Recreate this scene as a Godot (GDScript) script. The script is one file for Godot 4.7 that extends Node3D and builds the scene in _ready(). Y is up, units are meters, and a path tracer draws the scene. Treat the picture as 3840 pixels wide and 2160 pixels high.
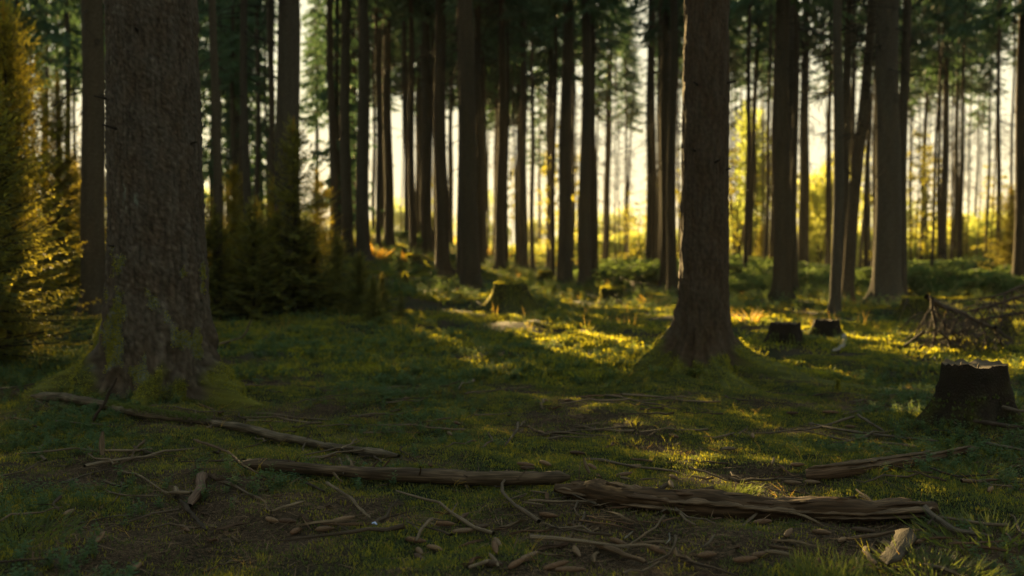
extends Node3D
# A spruce forest at evening: low sun behind the trees on the left, a bright meadow beyond the trunks.
# y is up, metres; the photographer stands at the origin and looks along -z.

const BUMPS := [[2.28, -12.88, 0.22, 1], [0.02, -24.84, 0.34, 1.15], [2.9, -28.8, 0.1, 0.8], [-3.16, -34.44, 0.08, 0.7], [-3.48, -10.6, 0.08, 1], [4.03, -15.47, 0.08, 0.6], [3.86, -8.82, 0.1, 0.8], [-1.17, -29.24, 0.1, 0.6], [7.23, -28.83, 0.16, 0.8], [8.22, -23.69, 0.12, 0.8], [-3, -30, 0.12, 0.5], [-5.96, -13.07, 0.14, 0.9], [-1.48, -10.26, 0.08, 0.45], [-0.45, -7.18, 0.05, 0.5], [-2.33, -10.69, 0.07, 0.5], [6.32, -22.7, -0.08, 0.7], [0.86, -10.9, -0.06, 0.5], [-2.61, -24.49, 0.1, 1.2], [1.45, -9.49, 0.05, 0.6], [2.86, -6.78, -0.05, 0.4]]
const TRUNKS := [
	[-8.18, -21.06, 0.226, -0.003, "dark spruce trunk in shadow just left of the huge foreground trunk", "b"],
	[-5.76, -21, 0.085, -0.003, "slim grey trunk, first one right of the huge foreground trunk", ""],
	[-5.9, -24, 0.089, -0.004, "slim grey trunk rising behind the golden young spruces", ""],
	[-4.97, -24, 0.275, 0, "broad dark trunk rising straight behind the tip of the young spruce", ""],
	[-7.61, -34, 0.113, 0.002, "narrow dark trunk just left of the broad one behind the young spruce", ""],
	[-5.67, -34.25, 0.127, -0.009, "thin dark trunk right of the young spruce tip", ""],
	[-5.19, -33.9, 0.175, -0.005, "medium trunk, left one of a close pair at the end of the young spruces", ""],
	[-4.6, -33.36, 0.204, 0, "medium brown trunk, right one of a close pair, orange brush at its foot", ""],
	[-4.71, -37.95, 0.091, 0, "very thin trunk right of the close pair", ""],
	[-4.6, -40.27, 0.171, -0.006, "trunk with a thin dark companion on the sunny rise", ""],
	[-3.63, -39.55, 0.124, -0.009, "thin bent-footed trunk standing over the small sunlit stump", ""],
	[-3.21, -41.21, 0.183, -0.006, "trunk on the rise with a sliver of a trunk close behind it", ""],
	[-3.08, -42.7, 0.071, -0.002, "sliver of a grey trunk close behind a thicker one on the rise", ""],
	[-2.21, -34, 0.207, -0.006, "dark trunk with mossy foot left of the middle trunks", ""],
	[-1.08, -28.79, 0.245, -0.026, "thick dark trunk leaning a little left, next to the mossy stump", "m"],
	[-1.58, -33.43, 0.124, -0.003, "trunk with an orange-lit left edge, half hidden behind the thick dark one", ""],
	[-1.34, -44.22, 0.18, -0.009, "trunk half hidden behind the right side of the thick dark one", ""],
	[-1.51, -55.1, 0.204, -0.003, "paler trunk right behind the mossy stump's left side", ""],
	[-0.48, -43.6, 0.193, 0.01, "slim trunk standing behind the middle of the mossy stump", ""],
	[-1.34, -82.23, 0.198, 0.018, "thin trunk leaning right, seen behind the mossy stump", ""],
	[0.61, -59, 0.24, 0, "slim dark trunk behind the mossy stump's right side", ""],
	[1.22, -64.93, 0.144, 0, "very thin pole trunk right of the mossy stump", ""],
	[3.31, -129.8, 0.216, 0, "hair-thin far trunk between the mossy stump and the trio", ""],
	[2.45, -68.38, 0.253, 0, "left and thinnest trunk of the close trio in mid-picture", ""],
	[1.97, -40.38, 0.254, 0.01, "middle and thickest trunk of the close trio in mid-picture", "m"],
	[2.67, -39.46, 0.219, 0.004, "right trunk of the close trio in mid-picture", ""],
	[6.99, -90.06, 0.116, 0.013, "hair-thin trunk in the bright gap right of the trio", ""],
	[7.79, -90.05, 0.3, 0.024, "slim dark trunk leaning right in the bright gap", ""],
	[9.52, -90.04, 0.116, 0, "thin straight pole in the bright gap above the green thicket", ""],
	[9.39, -90.03, 0.1, 0.05, "thin slanting pole in the bright gap above the green thicket", ""],
	[6.87, -53.85, 0.189, 0, "slim straight trunk standing at the end of the green thicket", ""],
	[5.18, -36.67, 0.149, 0.001, "left trunk of the pair close beside the big right trunk", ""],
	[5.2, -34.94, 0.155, 0, "right trunk of the pair close beside the big right trunk", ""],
	[14.71, -66.74, 0.185, 0.028, "slim trunk hung with dark twigs right of the big right trunk", ""],
	[22.07, -103.99, 0.135, 0, "hair-thin trunk next to the big right trunk's right edge", ""],
	[7.15, -28.5, 0.222, -0.003, "thick trunk with spreading mossy foot right of the big right trunk", "m"],
	[9.23, -35.13, 0.111, -0.003, "paler trunk tucked behind the thick mossy-footed one", ""],
	[17.37, -64.07, 0.332, -0.001, "dark trunk behind the small shrubs left of the broad bright gap", ""],
	[7.18, -23.83, 0.115, 0.001, "slender trunk with mossy foot, nearest of the slanting group", ""],
	[9.56, -30.9, 0.126, 0.003, "slender trunk behind the nearest of the slanting group", ""],
	[8.75, -28.08, 0.146, 0.073, "trunk leaning strongly to the right with an orange-lit edge", ""],
	[19.84, -67.49, 0.175, 0, "thin trunk at the left edge of the slanting group", ""],
	[9.23, -26.53, 0.314, 0, "massive grey trunk with mossy foot at the right", "m"],
	[10.97, -30.3, 0.146, 0.005, "trunk hidden behind the massive grey one's right edge", ""],
	[18.12, -56.05, 0.083, 0.063, "thin pole slanting right between the leaning trunk and the massive one", ""],
	[29.46, -77.49, 0.186, 0.021, "thin trunk right of the massive grey one", ""],
	[17.28, -44.39, 0.066, 0.034, "orange-lit bent sapling trunk among the right-hand shrubs", ""],
	[24.84, -62.01, 0.229, 0.007, "slim dark trunk behind the bent sapling", ""],
	[29.35, -71.23, 0.171, 0, "slim trunk with ragged dark twigs, second from the bent sapling", ""],
	[38.9, -105, 0.116, 0, "hair-thin pole beside the massive grey trunk", ""],
	[39.25, -91.27, 0.118, 0.016, "thin pole left of the right edge, straightest of three", ""],
	[32.18, -72.99, 0.108, 0.012, "thin pole left of the right edge, middle of three", ""],
	[30.15, -66.6, 0.111, -0.02, "thin pole left of the right edge, leaning left", ""],
	[15.69, -33.24, 0.209, 0.004, "dark trunk cut by the right edge of the picture", ""],
	[-13.71, -30, 0.122, 0, "low-branched spruce high behind the golden foliage at the left edge", "l"],
	[-15.22, -37, 0.109, 0, "low-branched spruce behind the foliage, just left of the dark shadowed trunk", "l"],
	[-14.35, -40, 0.148, 0, "low-branched spruce hidden behind the huge trunk", "l"],
	[-11.36, -44, 0.114, 0, "low-branched slim spruce between the two slim grey trunks", "l"],
	[-18.31, -66, 0.207, 0, "far spruce with boughs low down, right against the huge trunk's right edge", "d"],
	[-15.59, -61, 0.192, 0, "far low-boughed spruce in the gap between the two slim grey trunks", "d"],
	[-16.39, -70, 0.22, 0, "far low-boughed spruce just right of the second slim grey trunk", "d"],
	[-6.64, -41, 0.152, 0, "low-boughed spruce on the rise behind the thin trunk right of the young spruce tip", "e"],
	[-17.22, -40, 0.081, 0, "thin pale trunk high behind the golden foliage", ""]]
const BIG_LEFT := [-3.41, -10.39, 0.434]
const BIG_RIGHT := [2.18, -12.23, 0.259]
const SAPLINGS := [[-0.85, -77.62, 5.49], [40.86, -91.95, 8.15], [34.63, -78.27, 7.86], [29.17, -75.56, 8.9], [9.34, -79.9, 5.28], [2.55, -60.3, 8.85], [-3.22, -77.19, 7.31], [9.42, -71.3, 6.72], [21.35, -81.64, 5.31], [36.07, -89.43, 6.6], [11.64, -62.26, 7.94], [27.22, -74.9, 8.39], [-6.92, -91.68, 5.97], [38.14, -83.75, 7.64], [35.63, -74.61, 9.14], [5.01, -74.96, 6.85], [12.86, -63.58, 7.92], [11.87, -76.17, 9], [19.26, -81.14, 8.86], [4.85, -84.96, 9.26], [25.35, -65.67, 7.53], [-2.59, -86.55, 5.43], [22.33, -65.76, 6.96], [11.32, -85.42, 8.28], [-0.06, -78.32, 8.07], [8.5, -61.24, 5.2], [16.54, -83.75, 5.94], [20.81, -67.79, 4.36], [21.33, -79.85, 7.46], [16.83, -86.74, 9.42], [2.71, -83.81, 9.26], [18.64, -75.96, 8.35], [9.37, -63.39, 7.67], [22.46, -74.07, 9.42], [35.18, -88.76, 9.41], [14.14, -77.41, 4.16], [29.76, -84.5, 5.9], [25.6, -67.54, 9.24], [7.99, -74.01, 5.58], [15.37, -83.9, 8.65], [12.21, -93.98, 9], [13.55, -78.54, 9.18], [44.17, -92.88, 4.7], [26.19, -89.2, 5.16]]
const BACK_YOUNG := [[-41.11, -83.93, 6.08], [-44.94, -70.44, 5.11], [-33.56, -55.81, 4.19], [-59.72, -81.88, 6.98], [-29.97, -56.44, 3.62], [-39.03, -59.16, 6.72], [-41.77, -65.37, 6.43], [-48.76, -70.88, 6.54], [-24.29, -38.33, 5.4], [-18.21, -30.5, 5.48], [-27.24, -81.86, 4.22], [-54.08, -78.83, 4.38], [-44.54, -66.84, 3.54], [-55.54, -69.28, 5.74], [-16.83, -35.79, 4.96], [-40.2, -81.37, 6.08], [-36.49, -43.69, 4.29], [-26.14, -44.56, 6.12], [-33.17, -81.23, 6.9], [-28.69, -41.19, 4.73], [-30.04, -49.71, 5.48], [-30.9, -61.62, 6.86], [-42.62, -52, 4.38], [-31.19, -47.86, 5.72], [-22.85, -36.82, 5.4], [-24.56, -59.84, 4.11], [-47.07, -85.88, 6.87], [-25.89, -64.14, 4.41], [-29.49, -51.82, 3.9], [-22.98, -85.26, 2.74], [-39.96, -60.54, 4.43], [-22.78, -47.98, 4.96], [-33.54, -41.55, 6.97], [-27.43, -40.5, 3.51], [-36.35, -70.6, 5.98], [-45.14, -76.16, 4.71], [-35.74, -46.26, 5.78], [-28.75, -50.01, 5.53], [-19.09, -38.9, 4.01], [-32.53, -53.02, 6.3]]
const FAR_TREES := [
	[16.9, -69.9, 0.19, 0.006], [-39.69, -84.27, 0.19, 0.004], [-32.2, -83.24, 0.12, 0.001], [22.24, -53.42, 0.11, 0.007], [24.29, -50.34, 0.12, 0.011], [-34.24, -68.95, 0.13, -0.005], [-41.42, -86.8, 0.18, -0.012], [-26.05, -85.85, 0.19, -0.004],
	[-30.27, -77.23, 0.18, 0.009], [-15.36, -43.75, 0.11, -0.011], [2.93, -87.36, 0.13, -0.006], [-26.77, -60.24, 0.09, 0], [-29.64, -80.24, 0.16, 0.007], [-4.03, -86.85, 0.17, -0.001], [28.37, -58.1, 0.16, 0], [19.7, -62.22, 0.18, -0.004],
	[16.15, -47.98, 0.14, 0.005], [-22.88, -49.28, 0.13, 0.003], [-17.91, -68.33, 0.09, -0.002], [-28.14, -69.45, 0.13, 0.002], [18.82, -60.12, 0.13, -0.009], [-10.3, -69.21, 0.09, -0.009], [-1.76, -69.19, 0.16, 0.002], [-2.31, -52.12, 0.19, 0.001],
	[-34.65, -79.84, 0.17, -0.002], [-34.09, -71.85, 0.2, 0.012], [7.36, -50.52, 0.17, -0.009], [3.22, -42.76, 0.19, -0.009], [0.41, -70.3, 0.19, 0.001], [13.08, -52.2, 0.1, -0.006], [21.35, -47.24, 0.11, -0.009], [-5.24, -78.62, 0.15, 0.002],
	[-2.05, -72.34, 0.19, -0.009], [-4.92, -71, 0.09, -0.011], [32.47, -66.32, 0.13, -0.01], [-23.24, -51.69, 0.1, -0.006], [-0.89, -65.9, 0.15, -0.003], [4.27, -76.11, 0.16, 0.006], [-3.91, -67.59, 0.16, 0.011], [11.36, -43.05, 0.09, -0.011],
	[-27.23, -55.86, 0.18, 0.005], [-4.09, -62.13, 0.17, 0.01], [-19.65, -76.05, 0.12, 0.012], [-0.79, -79.92, 0.09, -0.008], [9.74, -44.74, 0.11, 0.007], [10.16, -55.55, 0.16, 0.007], [-28.45, -58.07, 0.15, -0.008], [-6.44, -54.98, 0.17, -0.002],
	[2.65, -72.17, 0.18, -0.003], [12.29, -68.49, 0.12, -0.01], [-20.19, -69.33, 0.12, 0.011], [-18.9, -58.73, 0.19, 0.003], [6.38, -48.04, 0.11, -0.01], [22.18, -67.16, 0.17, -0.002], [-15.6, -85.95, 0.16, 0.01], [10.04, -51, 0.14, -0.01],
	[29.51, -63.78, 0.1, 0.006], [-9.19, -62.99, 0.19, -0.003], [-29.19, -64.92, 0.12, 0.004], [0.57, -72.98, 0.1, -0.003], [-6.67, -76.94, 0.18, 0.01], [23.17, -58.3, 0.11, -0.012], [-22.37, -86.36, 0.12, 0.001], [14.54, -61.54, 0.13, 0.01],
	[2.81, -54.36, 0.11, -0.004], [17.31, -52.58, 0.13, 0.003], [-12.26, -51.79, 0.14, 0.01], [-37.66, -81.82, 0.1, 0.005], [9.24, -62.09, 0.17, -0.01], [10.35, -40.07, 0.19, -0.001], [-23.96, -56.93, 0.16, 0.004], [4.5, -61.46, 0.11, -0.006],
	[4.6, -83.21, 0.14, 0.007], [24.22, -70.34, 0.1, 0.011], [7.97, -58.44, 0.12, -0.002], [-21.14, -53.92, 0.19, -0.001], [1.7, -45.51, 0.1, 0.012], [-3.71, -46.38, 0.2, -0.009], [-37.4, -74.96, 0.12, 0.008], [-11.6, -72.44, 0.15, 0.005],
	[-0.26, -47.65, 0.09, 0.007], [-4.24, -76.37, 0.1, -0.006], [-4.91, -50.42, 0.13, -0.011], [26.4, -73.29, 0.17, 0.009], [-13.91, -55.72, 0.17, -0.007], [6.19, -43.96, 0.16, -0.011], [-10.48, -47.26, 0.1, 0.004], [-22.27, -60.46, 0.12, -0.003],
	[22.79, -64.48, 0.16, 0.008], [-14.5, -63.98, 0.1, -0.007], [-0.96, -75.16, 0.19, 0.003], [-17.93, -52.96, 0.1, -0.004], [-7.41, -57.6, 0.1, 0.006], [-9.93, -83.74, 0.12, 0.005], [-21.69, -82.14, 0.14, -0.004], [-21.37, -73.95, 0.15, -0.009],
	[-5.61, -64.27, 0.12, 0.01], [-6.4, -52.24, 0.15, 0], [-6.04, -83.98, 0.12, -0.002], [-18.17, -73.44, 0.11, 0.002], [-3.77, -57.88, 0.15, -0.001], [-9.43, -78.25, 0.16, -0.002], [-10.34, -67.03, 0.14, 0], [-7.13, -80.05, 0.11, 0.006],
	[-15.13, -83.9, 0.12, -0.005], [-15.61, -57.83, 0.13, -0.005], [-6.66, -67.98, 0.13, 0], [-12.68, -79.97, 0.18, 0.005], [-6.94, -71.34, 0.17, -0.001], [-6.93, -60.08, 0.1, -0.004], [-20.15, -79.14, 0.17, 0.006], [-5.44, -81.71, 0.18, -0.003],
	[-16.34, -64.94, 0.16, -0.007], [-10.01, -80.5, 0.15, 0.001], [-7.64, -74.57, 0.05, 0.011], [11.05, -71.28, 0.08, -0.007], [30.12, -81.3, 0.08, -0.016], [12.77, -77.44, 0.07, -0.025], [29.73, -83.1, 0.06, 0.006], [14.98, -72.1, 0.05, -0.009],
	[37.21, -88.65, 0.05, -0.023], [12.9, -85.68, 0.07, 0.006], [33.46, -77.34, 0.05, 0.022], [19.58, -83.68, 0.08, -0.019], [23.43, -76.91, 0.06, -0.024], [22.67, -60.28, 0.04, 0.011], [4.78, -77.92, 0.04, -0.015], [16.04, -78, 0.08, -0.02],
	[13.71, -71.51, 0.05, 0.027], [33.76, -82.95, 0.04, 0.029], [18.42, -78.89, 0.07, -0.003], [42.34, -88.51, 0.08, -0.022], [23.03, -74.96, 0.05, 0.023], [-3.81, -82.07, 0.05, 0.011], [42.15, -86.21, 0.05, 0.02], [7.74, -76.76, 0.05, -0.024],
	[0.27, -61.87, 0.05, -0.022], [12.37, -89.21, 0.07, 0.002], [34.05, -88.71, 0.08, 0.022], [33.82, -81.62, 0.05, 0.006], [30.49, -68.59, 0.05, 0.03], [5.72, -65.57, 0.07, 0.004], [0.55, -86.03, 0.06, 0.02], [12.57, -73.55, 0.05, 0.026],
	[22.17, -70.59, 0.06, -0.019], [16.58, -85.64, 0.07, 0.026], [37.46, -78.8, 0.05, 0.022], [18.7, -82.03, 0.07, -0.02], [8.83, -81.59, 0.07, -0.017], [-1.97, -88.18, 0.08, 0.002], [18.91, -64.36, 0.05, -0.022], [35.25, -83.32, 0.08, 0.01],
	[-1.9, -78.56, 0.08, -0.01], [13.55, -68.12, 0.06, -0.005], [7.58, -78.67, 0.05, -0.008], [26.51, -79.44, 0.06, -0.023], [34.65, -73.47, 0.06, 0.001], [-0.39, -64.22, 0.05, -0.023], [20.83, -87.42, 0.06, 0.004], [27.39, -67.06, 0.07, -0.004]]
const AROUND_TREES := [
	[30.97, 6.37, 0.3, -0.012], [-35.78, 11.22, 0.15, 0.007], [44.75, -23.66, 0.2, 0.012], [12.57, 24.5, 0.24, -0.002], [-41.81, 15.69, 0.26, -0.011], [-38.39, -25.12, 0.25, 0.006], [32.27, 17.59, 0.25, -0.008], [25.28, 0.47, 0.14, -0.015],
	[37.88, -53.48, 0.28, 0.013], [-39.29, -62.62, 0.27, 0.004], [-38.97, 3.5, 0.17, -0.013], [29.75, -39.84, 0.15, 0.002], [-21.45, -21.85, 0.29, -0.009], [11.77, 19.6, 0.15, -0.002], [44.16, -69.92, 0.24, -0.004], [-4.14, 19.81, 0.21, 0.005],
	[14.86, 3.64, 0.24, 0.006], [35.22, -11.49, 0.21, 0.004], [38.13, -49.65, 0.18, 0.003], [-20.96, 3.57, 0.14, -0.001], [-35.89, -62.67, 0.3, -0.002], [-31.22, -20.49, 0.29, 0.013], [-25.68, 10.08, 0.14, -0.006], [-28.36, 0.96, 0.28, -0.002],
	[-15.59, 18, 0.14, 0.008], [-22.39, 13.66, 0.27, -0.006], [-27.21, -9.27, 0.13, 0.002], [-17.62, -5.93, 0.14, 0.006], [-21.42, -14.75, 0.25, -0.01], [-16.05, -1.43, 0.24, 0.012], [-43.3, -32.6, 0.18, 0.012], [-31.33, -27.37, 0.18, -0.014],
	[11.93, 15.34, 0.19, -0.001], [34.87, 21.66, 0.29, 0.007], [-29.13, -35.24, 0.18, 0.009], [26.32, 8.58, 0.15, -0.008], [45.38, -37.35, 0.23, -0.002], [28.27, 17.29, 0.25, -0.004], [8.61, 2.2, 0.24, 0.008], [37.08, 2.92, 0.28, 0.006],
	[-38.32, -50.79, 0.28, -0.012], [33.88, -1.06, 0.15, 0.012], [-14.4, -4.73, 0.23, 0.002], [32.26, -28.07, 0.16, 0], [-9.46, -5.95, 0.14, -0.006], [-37.59, -58.2, 0.18, 0.001], [26.79, -34.07, 0.28, 0], [42.08, -37.9, 0.18, -0.01],
	[26.71, -13.17, 0.29, 0], [39.69, -62.96, 0.15, 0.015], [-39.5, 22, 0.3, -0.013], [-7.4, 6.12, 0.29, 0.001], [37.46, -29.26, 0.25, -0.013], [-43.44, -26.87, 0.16, 0], [-25.74, -35.41, 0.23, 0.007], [-19.59, -11.57, 0.25, -0.008],
	[-34.4, -2.48, 0.17, 0.008], [30.71, -7.37, 0.3, 0.015], [26.2, 13.81, 0.21, 0.012], [-19.68, 20.55, 0.3, 0.01], [42.33, -4.57, 0.24, -0.012], [36.8, 7.33, 0.28, 0.007], [-1, 14.15, 0.23, -0.003], [20.02, 4.81, 0.23, -0.004],
	[15.29, -15.23, 0.14, -0.007], [-35.7, 3.36, 0.23, -0.011], [-42.97, 0.42, 0.21, 0.012], [38.37, -10.67, 0.26, -0.009], [21.94, -2.83, 0.25, -0.001], [-30.63, -6.53, 0.24, 0.004], [26.44, -42.44, 0.23, 0.009], [41.26, -14.27, 0.28, -0.002],
	[37.9, -67.44, 0.13, 0.003], [-14.64, -13.62, 0.15, -0.004], [-44.75, -60.48, 0.27, 0], [-7.68, 12.87, 0.17, -0.001], [27.56, -1.97, 0.13, -0.007], [-9.57, 16.16, 0.21, 0.011], [14.58, -20.59, 0.18, -0.006], [43.01, -0.17, 0.29, -0.006],
	[-43.62, -55.14, 0.27, -0.012], [23.85, 25.09, 0.26, 0], [45.65, -20.69, 0.13, -0.001], [-22.98, -17.69, 0.13, 0], [-44.81, -9.44, 0.19, 0.013], [23.63, -32.48, 0.22, 0.007], [-41.46, -40.35, 0.13, 0], [41.27, 13.25, 0.18, 0.015],
	[21.16, -21.09, 0.18, 0.006], [-4.64, 13.83, 0.16, 0.009], [44.21, -66.04, 0.15, 0.005], [-44.02, 19.14, 0.3, 0.012], [-43.06, -65.25, 0.2, 0.007], [6.88, 22.58, 0.28, 0.012], [17.85, -9.14, 0.15, 0.001], [-31.88, 25.66, 0.26, -0.007],
	[-23.12, 17.44, 0.29, 0.004], [30.51, -13.85, 0.28, -0.006], [29.72, -46.49, 0.23, -0.009], [-37.85, -37.62, 0.24, -0.008], [-33.95, -31.91, 0.12, -0.013], [-35.45, -41.24, 0.27, 0.012], [-9.65, 1.03, 0.27, 0.014], [-25.5, -2.76, 0.28, 0.007],
	[-42.1, 10.06, 0.26, 0.003], [-45.31, -16.87, 0.23, -0.012], [30.81, -30.77, 0.14, 0.003], [-26.6, 5.64, 0.14, -0.008], [-40.44, -8.82, 0.27, -0.009], [40.91, -53.83, 0.2, -0.002]]
const YOUNG := [
	[-7.5, -16, 5.2, 0.72, 1, "tall golden young spruce filling the left edge of the picture"],
	[-6.14, -12.5, 3.4, 1, 0, "young spruce cut by the left edge, lower and nearer than its neighbour"],
	[-10.52, -25, 4.8, 0.85, 1, "golden young spruce in the gap left of the dark trunk"],
	[-11.25, -24, 6.5, 1, 0, "taller dark young spruce standing high behind the left edge ones"],
	[-4.34, -21.47, 3.85, 1, 0, "young spruce with an orange pointed tip right of the huge trunk"],
	[-5, -20.82, 2.3, 1.05, 0, "shorter bushy young spruce between the huge trunk and the pointed one"],
	[-6.02, -22.33, 2, 1, 1, "golden young spruce right against the huge trunk's right edge"],
	[-3.68, -22.7, 1.5, 1.1, 0, "low dark young spruce at the right end of the row"],
	[-5.97, -27, 2.5, 1.1, 1, "glowing young spruce behind the pointed one"],
	[-7.74, -30, 2.8, 1.1, 1, "glowing young spruce far behind the thin grey trunks"],
	[-5.96, -33, 2.6, 1, 1, "glowing young spruce by the thin trunk right of the pointed tip"],
	[-2.49, -19.28, 0.85, 1, 0, "knee-high young spruce on the slope right of the dark row"],
	[-2.15, -20.86, 0.55, 1, 0, "tiny spruce seedling left of the sunlit grass"],
	[-12.42, -34, 5, 1.2, 1, "golden spruce glimpsed between the dark trunk and the huge one"],
	[-10.49, -20, 5.5, 1.3, 1, "tall young spruce standing past the left edge"],
	[-5.89, -20.82, 2.2, 1.1, 0, "dark bushy young spruce at the huge trunk's right edge, lowest of the row"],
	[-4.73, -21.71, 2, 1.1, 0, "dark young spruce close behind the pointed one, its top level with the thin trunks' feet"],
	[-4.06, -22, 1.9, 1.25, 0, "dark wide young spruce at the pointed one's right side"],
	[-5.62, -22.39, 1.9, 1, 1, "half-golden young spruce between the two slim grey trunks"],
	[-3.01, -21.2, 1.25, 1.2, 0, "waist-high dark young spruce at the slope's foot, right of the row"],
	[-2.75, -22.76, 0.8, 1.3, 0, "low dark spruce bush on the slope, farthest right of the row"],
	[-5.55, -17, 3, 0.6, 0, "dark young spruce half hidden behind the huge trunk's left side"],
	[-9.84, -20.95, 1.7, 1, 0, "dark bushy young spruce low at the left edge"],
	[15.46, -66.64, 3, 0.8, 0, "dark young spruce behind the thick mossy-footed trunk"],
	[23.91, -57.09, 3.4, 0.8, 0, "ragged dark young spruce among the right-hand poles"],
	[19.16, -41.36, 3.8, 0.9, 0, "dark young spruce by the right edge of the picture"]]
const SHRUBS := [
	[5.68, -63.41, 2.58, 1.29, "low green shrub left of the slim straight trunk"],
	[6.38, -55.25, 1.94, 1.12, "rounded green shrub at the slim straight trunk's left foot"],
	[6.71, -49.41, 1.1, 0.91, "small shrub between the slim straight trunk and the pair"],
	[7.38, -33.96, 1.13, 1.01, "green shrub against the big right trunk's right edge"],
	[8.56, -36.3, 1.07, 0.94, "shrub left of the thick mossy-footed trunk"],
	[10.22, -36.72, 1.29, 1.16, "green shrub under the broad bright gap"],
	[12.23, -42, 0.93, 1.09, "shrub behind the slanting group's foot"],
	[10.82, -32.97, 0.85, 1.1, "tall shrub between the leaning and the massive trunk"],
	[12.5, -33.38, 0.99, 1.17, "shrub just right of the massive grey trunk"],
	[12.84, -32.66, 0.97, 1.15, "shrub round the bent sapling's foot"],
	[13.28, -31.97, 1.12, 1.18, "shrub behind the dead branch pile, widest of its row"],
	[13.22, -30.2, 1.06, 1.06, "yellow-tipped shrub above the dead branch pile"],
	[13.63, -29.64, 0.99, 1.04, "shrub at the foot of the right-edge trunk"],
	[-4.02, -45.66, 1.18, 0.61, "shrub on the rise behind the bent-footed trunk"],
	[-2.26, -41.23, 0.91, 0.46, "small shrub on the rise right of the dark trunk"],
	[-1.9, -106.96, 2.37, 1.42, "sunny shrub on the rise between the slim trunks"],
	[0.07, -90.04, 2, 1.33, "sunny shrub glowing behind the mossy stump"],
	[-5.06, -48.43, 0.89, 0.47, "far shrub at the crest left of the bent-footed trunk"]]
const BUSHES := [[18.03, -86, 13, 5], [25.19, -88, 8.5, 5], [27.96, -90, 10.5, 4], [7.68, -98, 3.1, 8], [10.56, -105, 2.48, 9], [11.43, -96, 3.41, 8], [14.03, -102, 3.1, 8], [19.12, -92, 4.34, 7], [21.95, -97, 3.1, 8], [21.7, -90, 3.72, 7], [25.93, -92, 3.41, 6], [29.18, -99, 4.03, 7], [30.31, -94, 3.72, 7], [33.36, -100, 3.1, 8], [33.35, -90, 2.79, 6], [37.38, -97, 3.41, 8], [37.66, -92, 3.72, 7], [40.9, -96, 4.34, 9], [40.01, -90, 4.96, 8], [45.38, -98, 4.96, 9], [0.42, -95, 1.86, 6], [4.14, -100, 2.48, 7]]
const STUMPS := [
	[-0.03, -23.38, 0.454, 0.514, "broad stump covered all over in moss in the middle of the clearing", "moss"],
	[-3.14, -34.33, 0.253, 0.304, "small stump with a glowing sunlit moss rim on the rise", "half"],
	[-2.81, -28.27, 0.188, 0.271, "dark pointed mossy stump left of the middle trunks", "point"],
	[2.67, -28.74, 0.349, 0.487, "dark stump with bright yellow moss on its top behind the clearing", "half"],
	[3.84, -15.07, 0.244, 0.299, "left stump of the pair by the pale bent wood, bark dark", "cut"],
	[4.98, -16.98, 0.225, 0.288, "right stump of the pair, its top lit orange", "cut"],
	[3.68, -8.51, 0.274, 0.498, "big dark stump with pale cut top at the right edge", "cut"],
	[8.5, -22.47, 0.396, 0.495, "mossy stump half hidden behind the dead branches", "moss"],
	[1.27, -41, 0.332, 0.393, "low square mossy stump between the middle trunks", "moss"],
	[3.37, -11.07, 0.033, 0.099, "tiny broken snag standing in the moss right of the big right trunk", "point"],
	[8.38, -18.19, 0.201, 0.335, "rotten black stump under the dead branch pile", "point"]]
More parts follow.
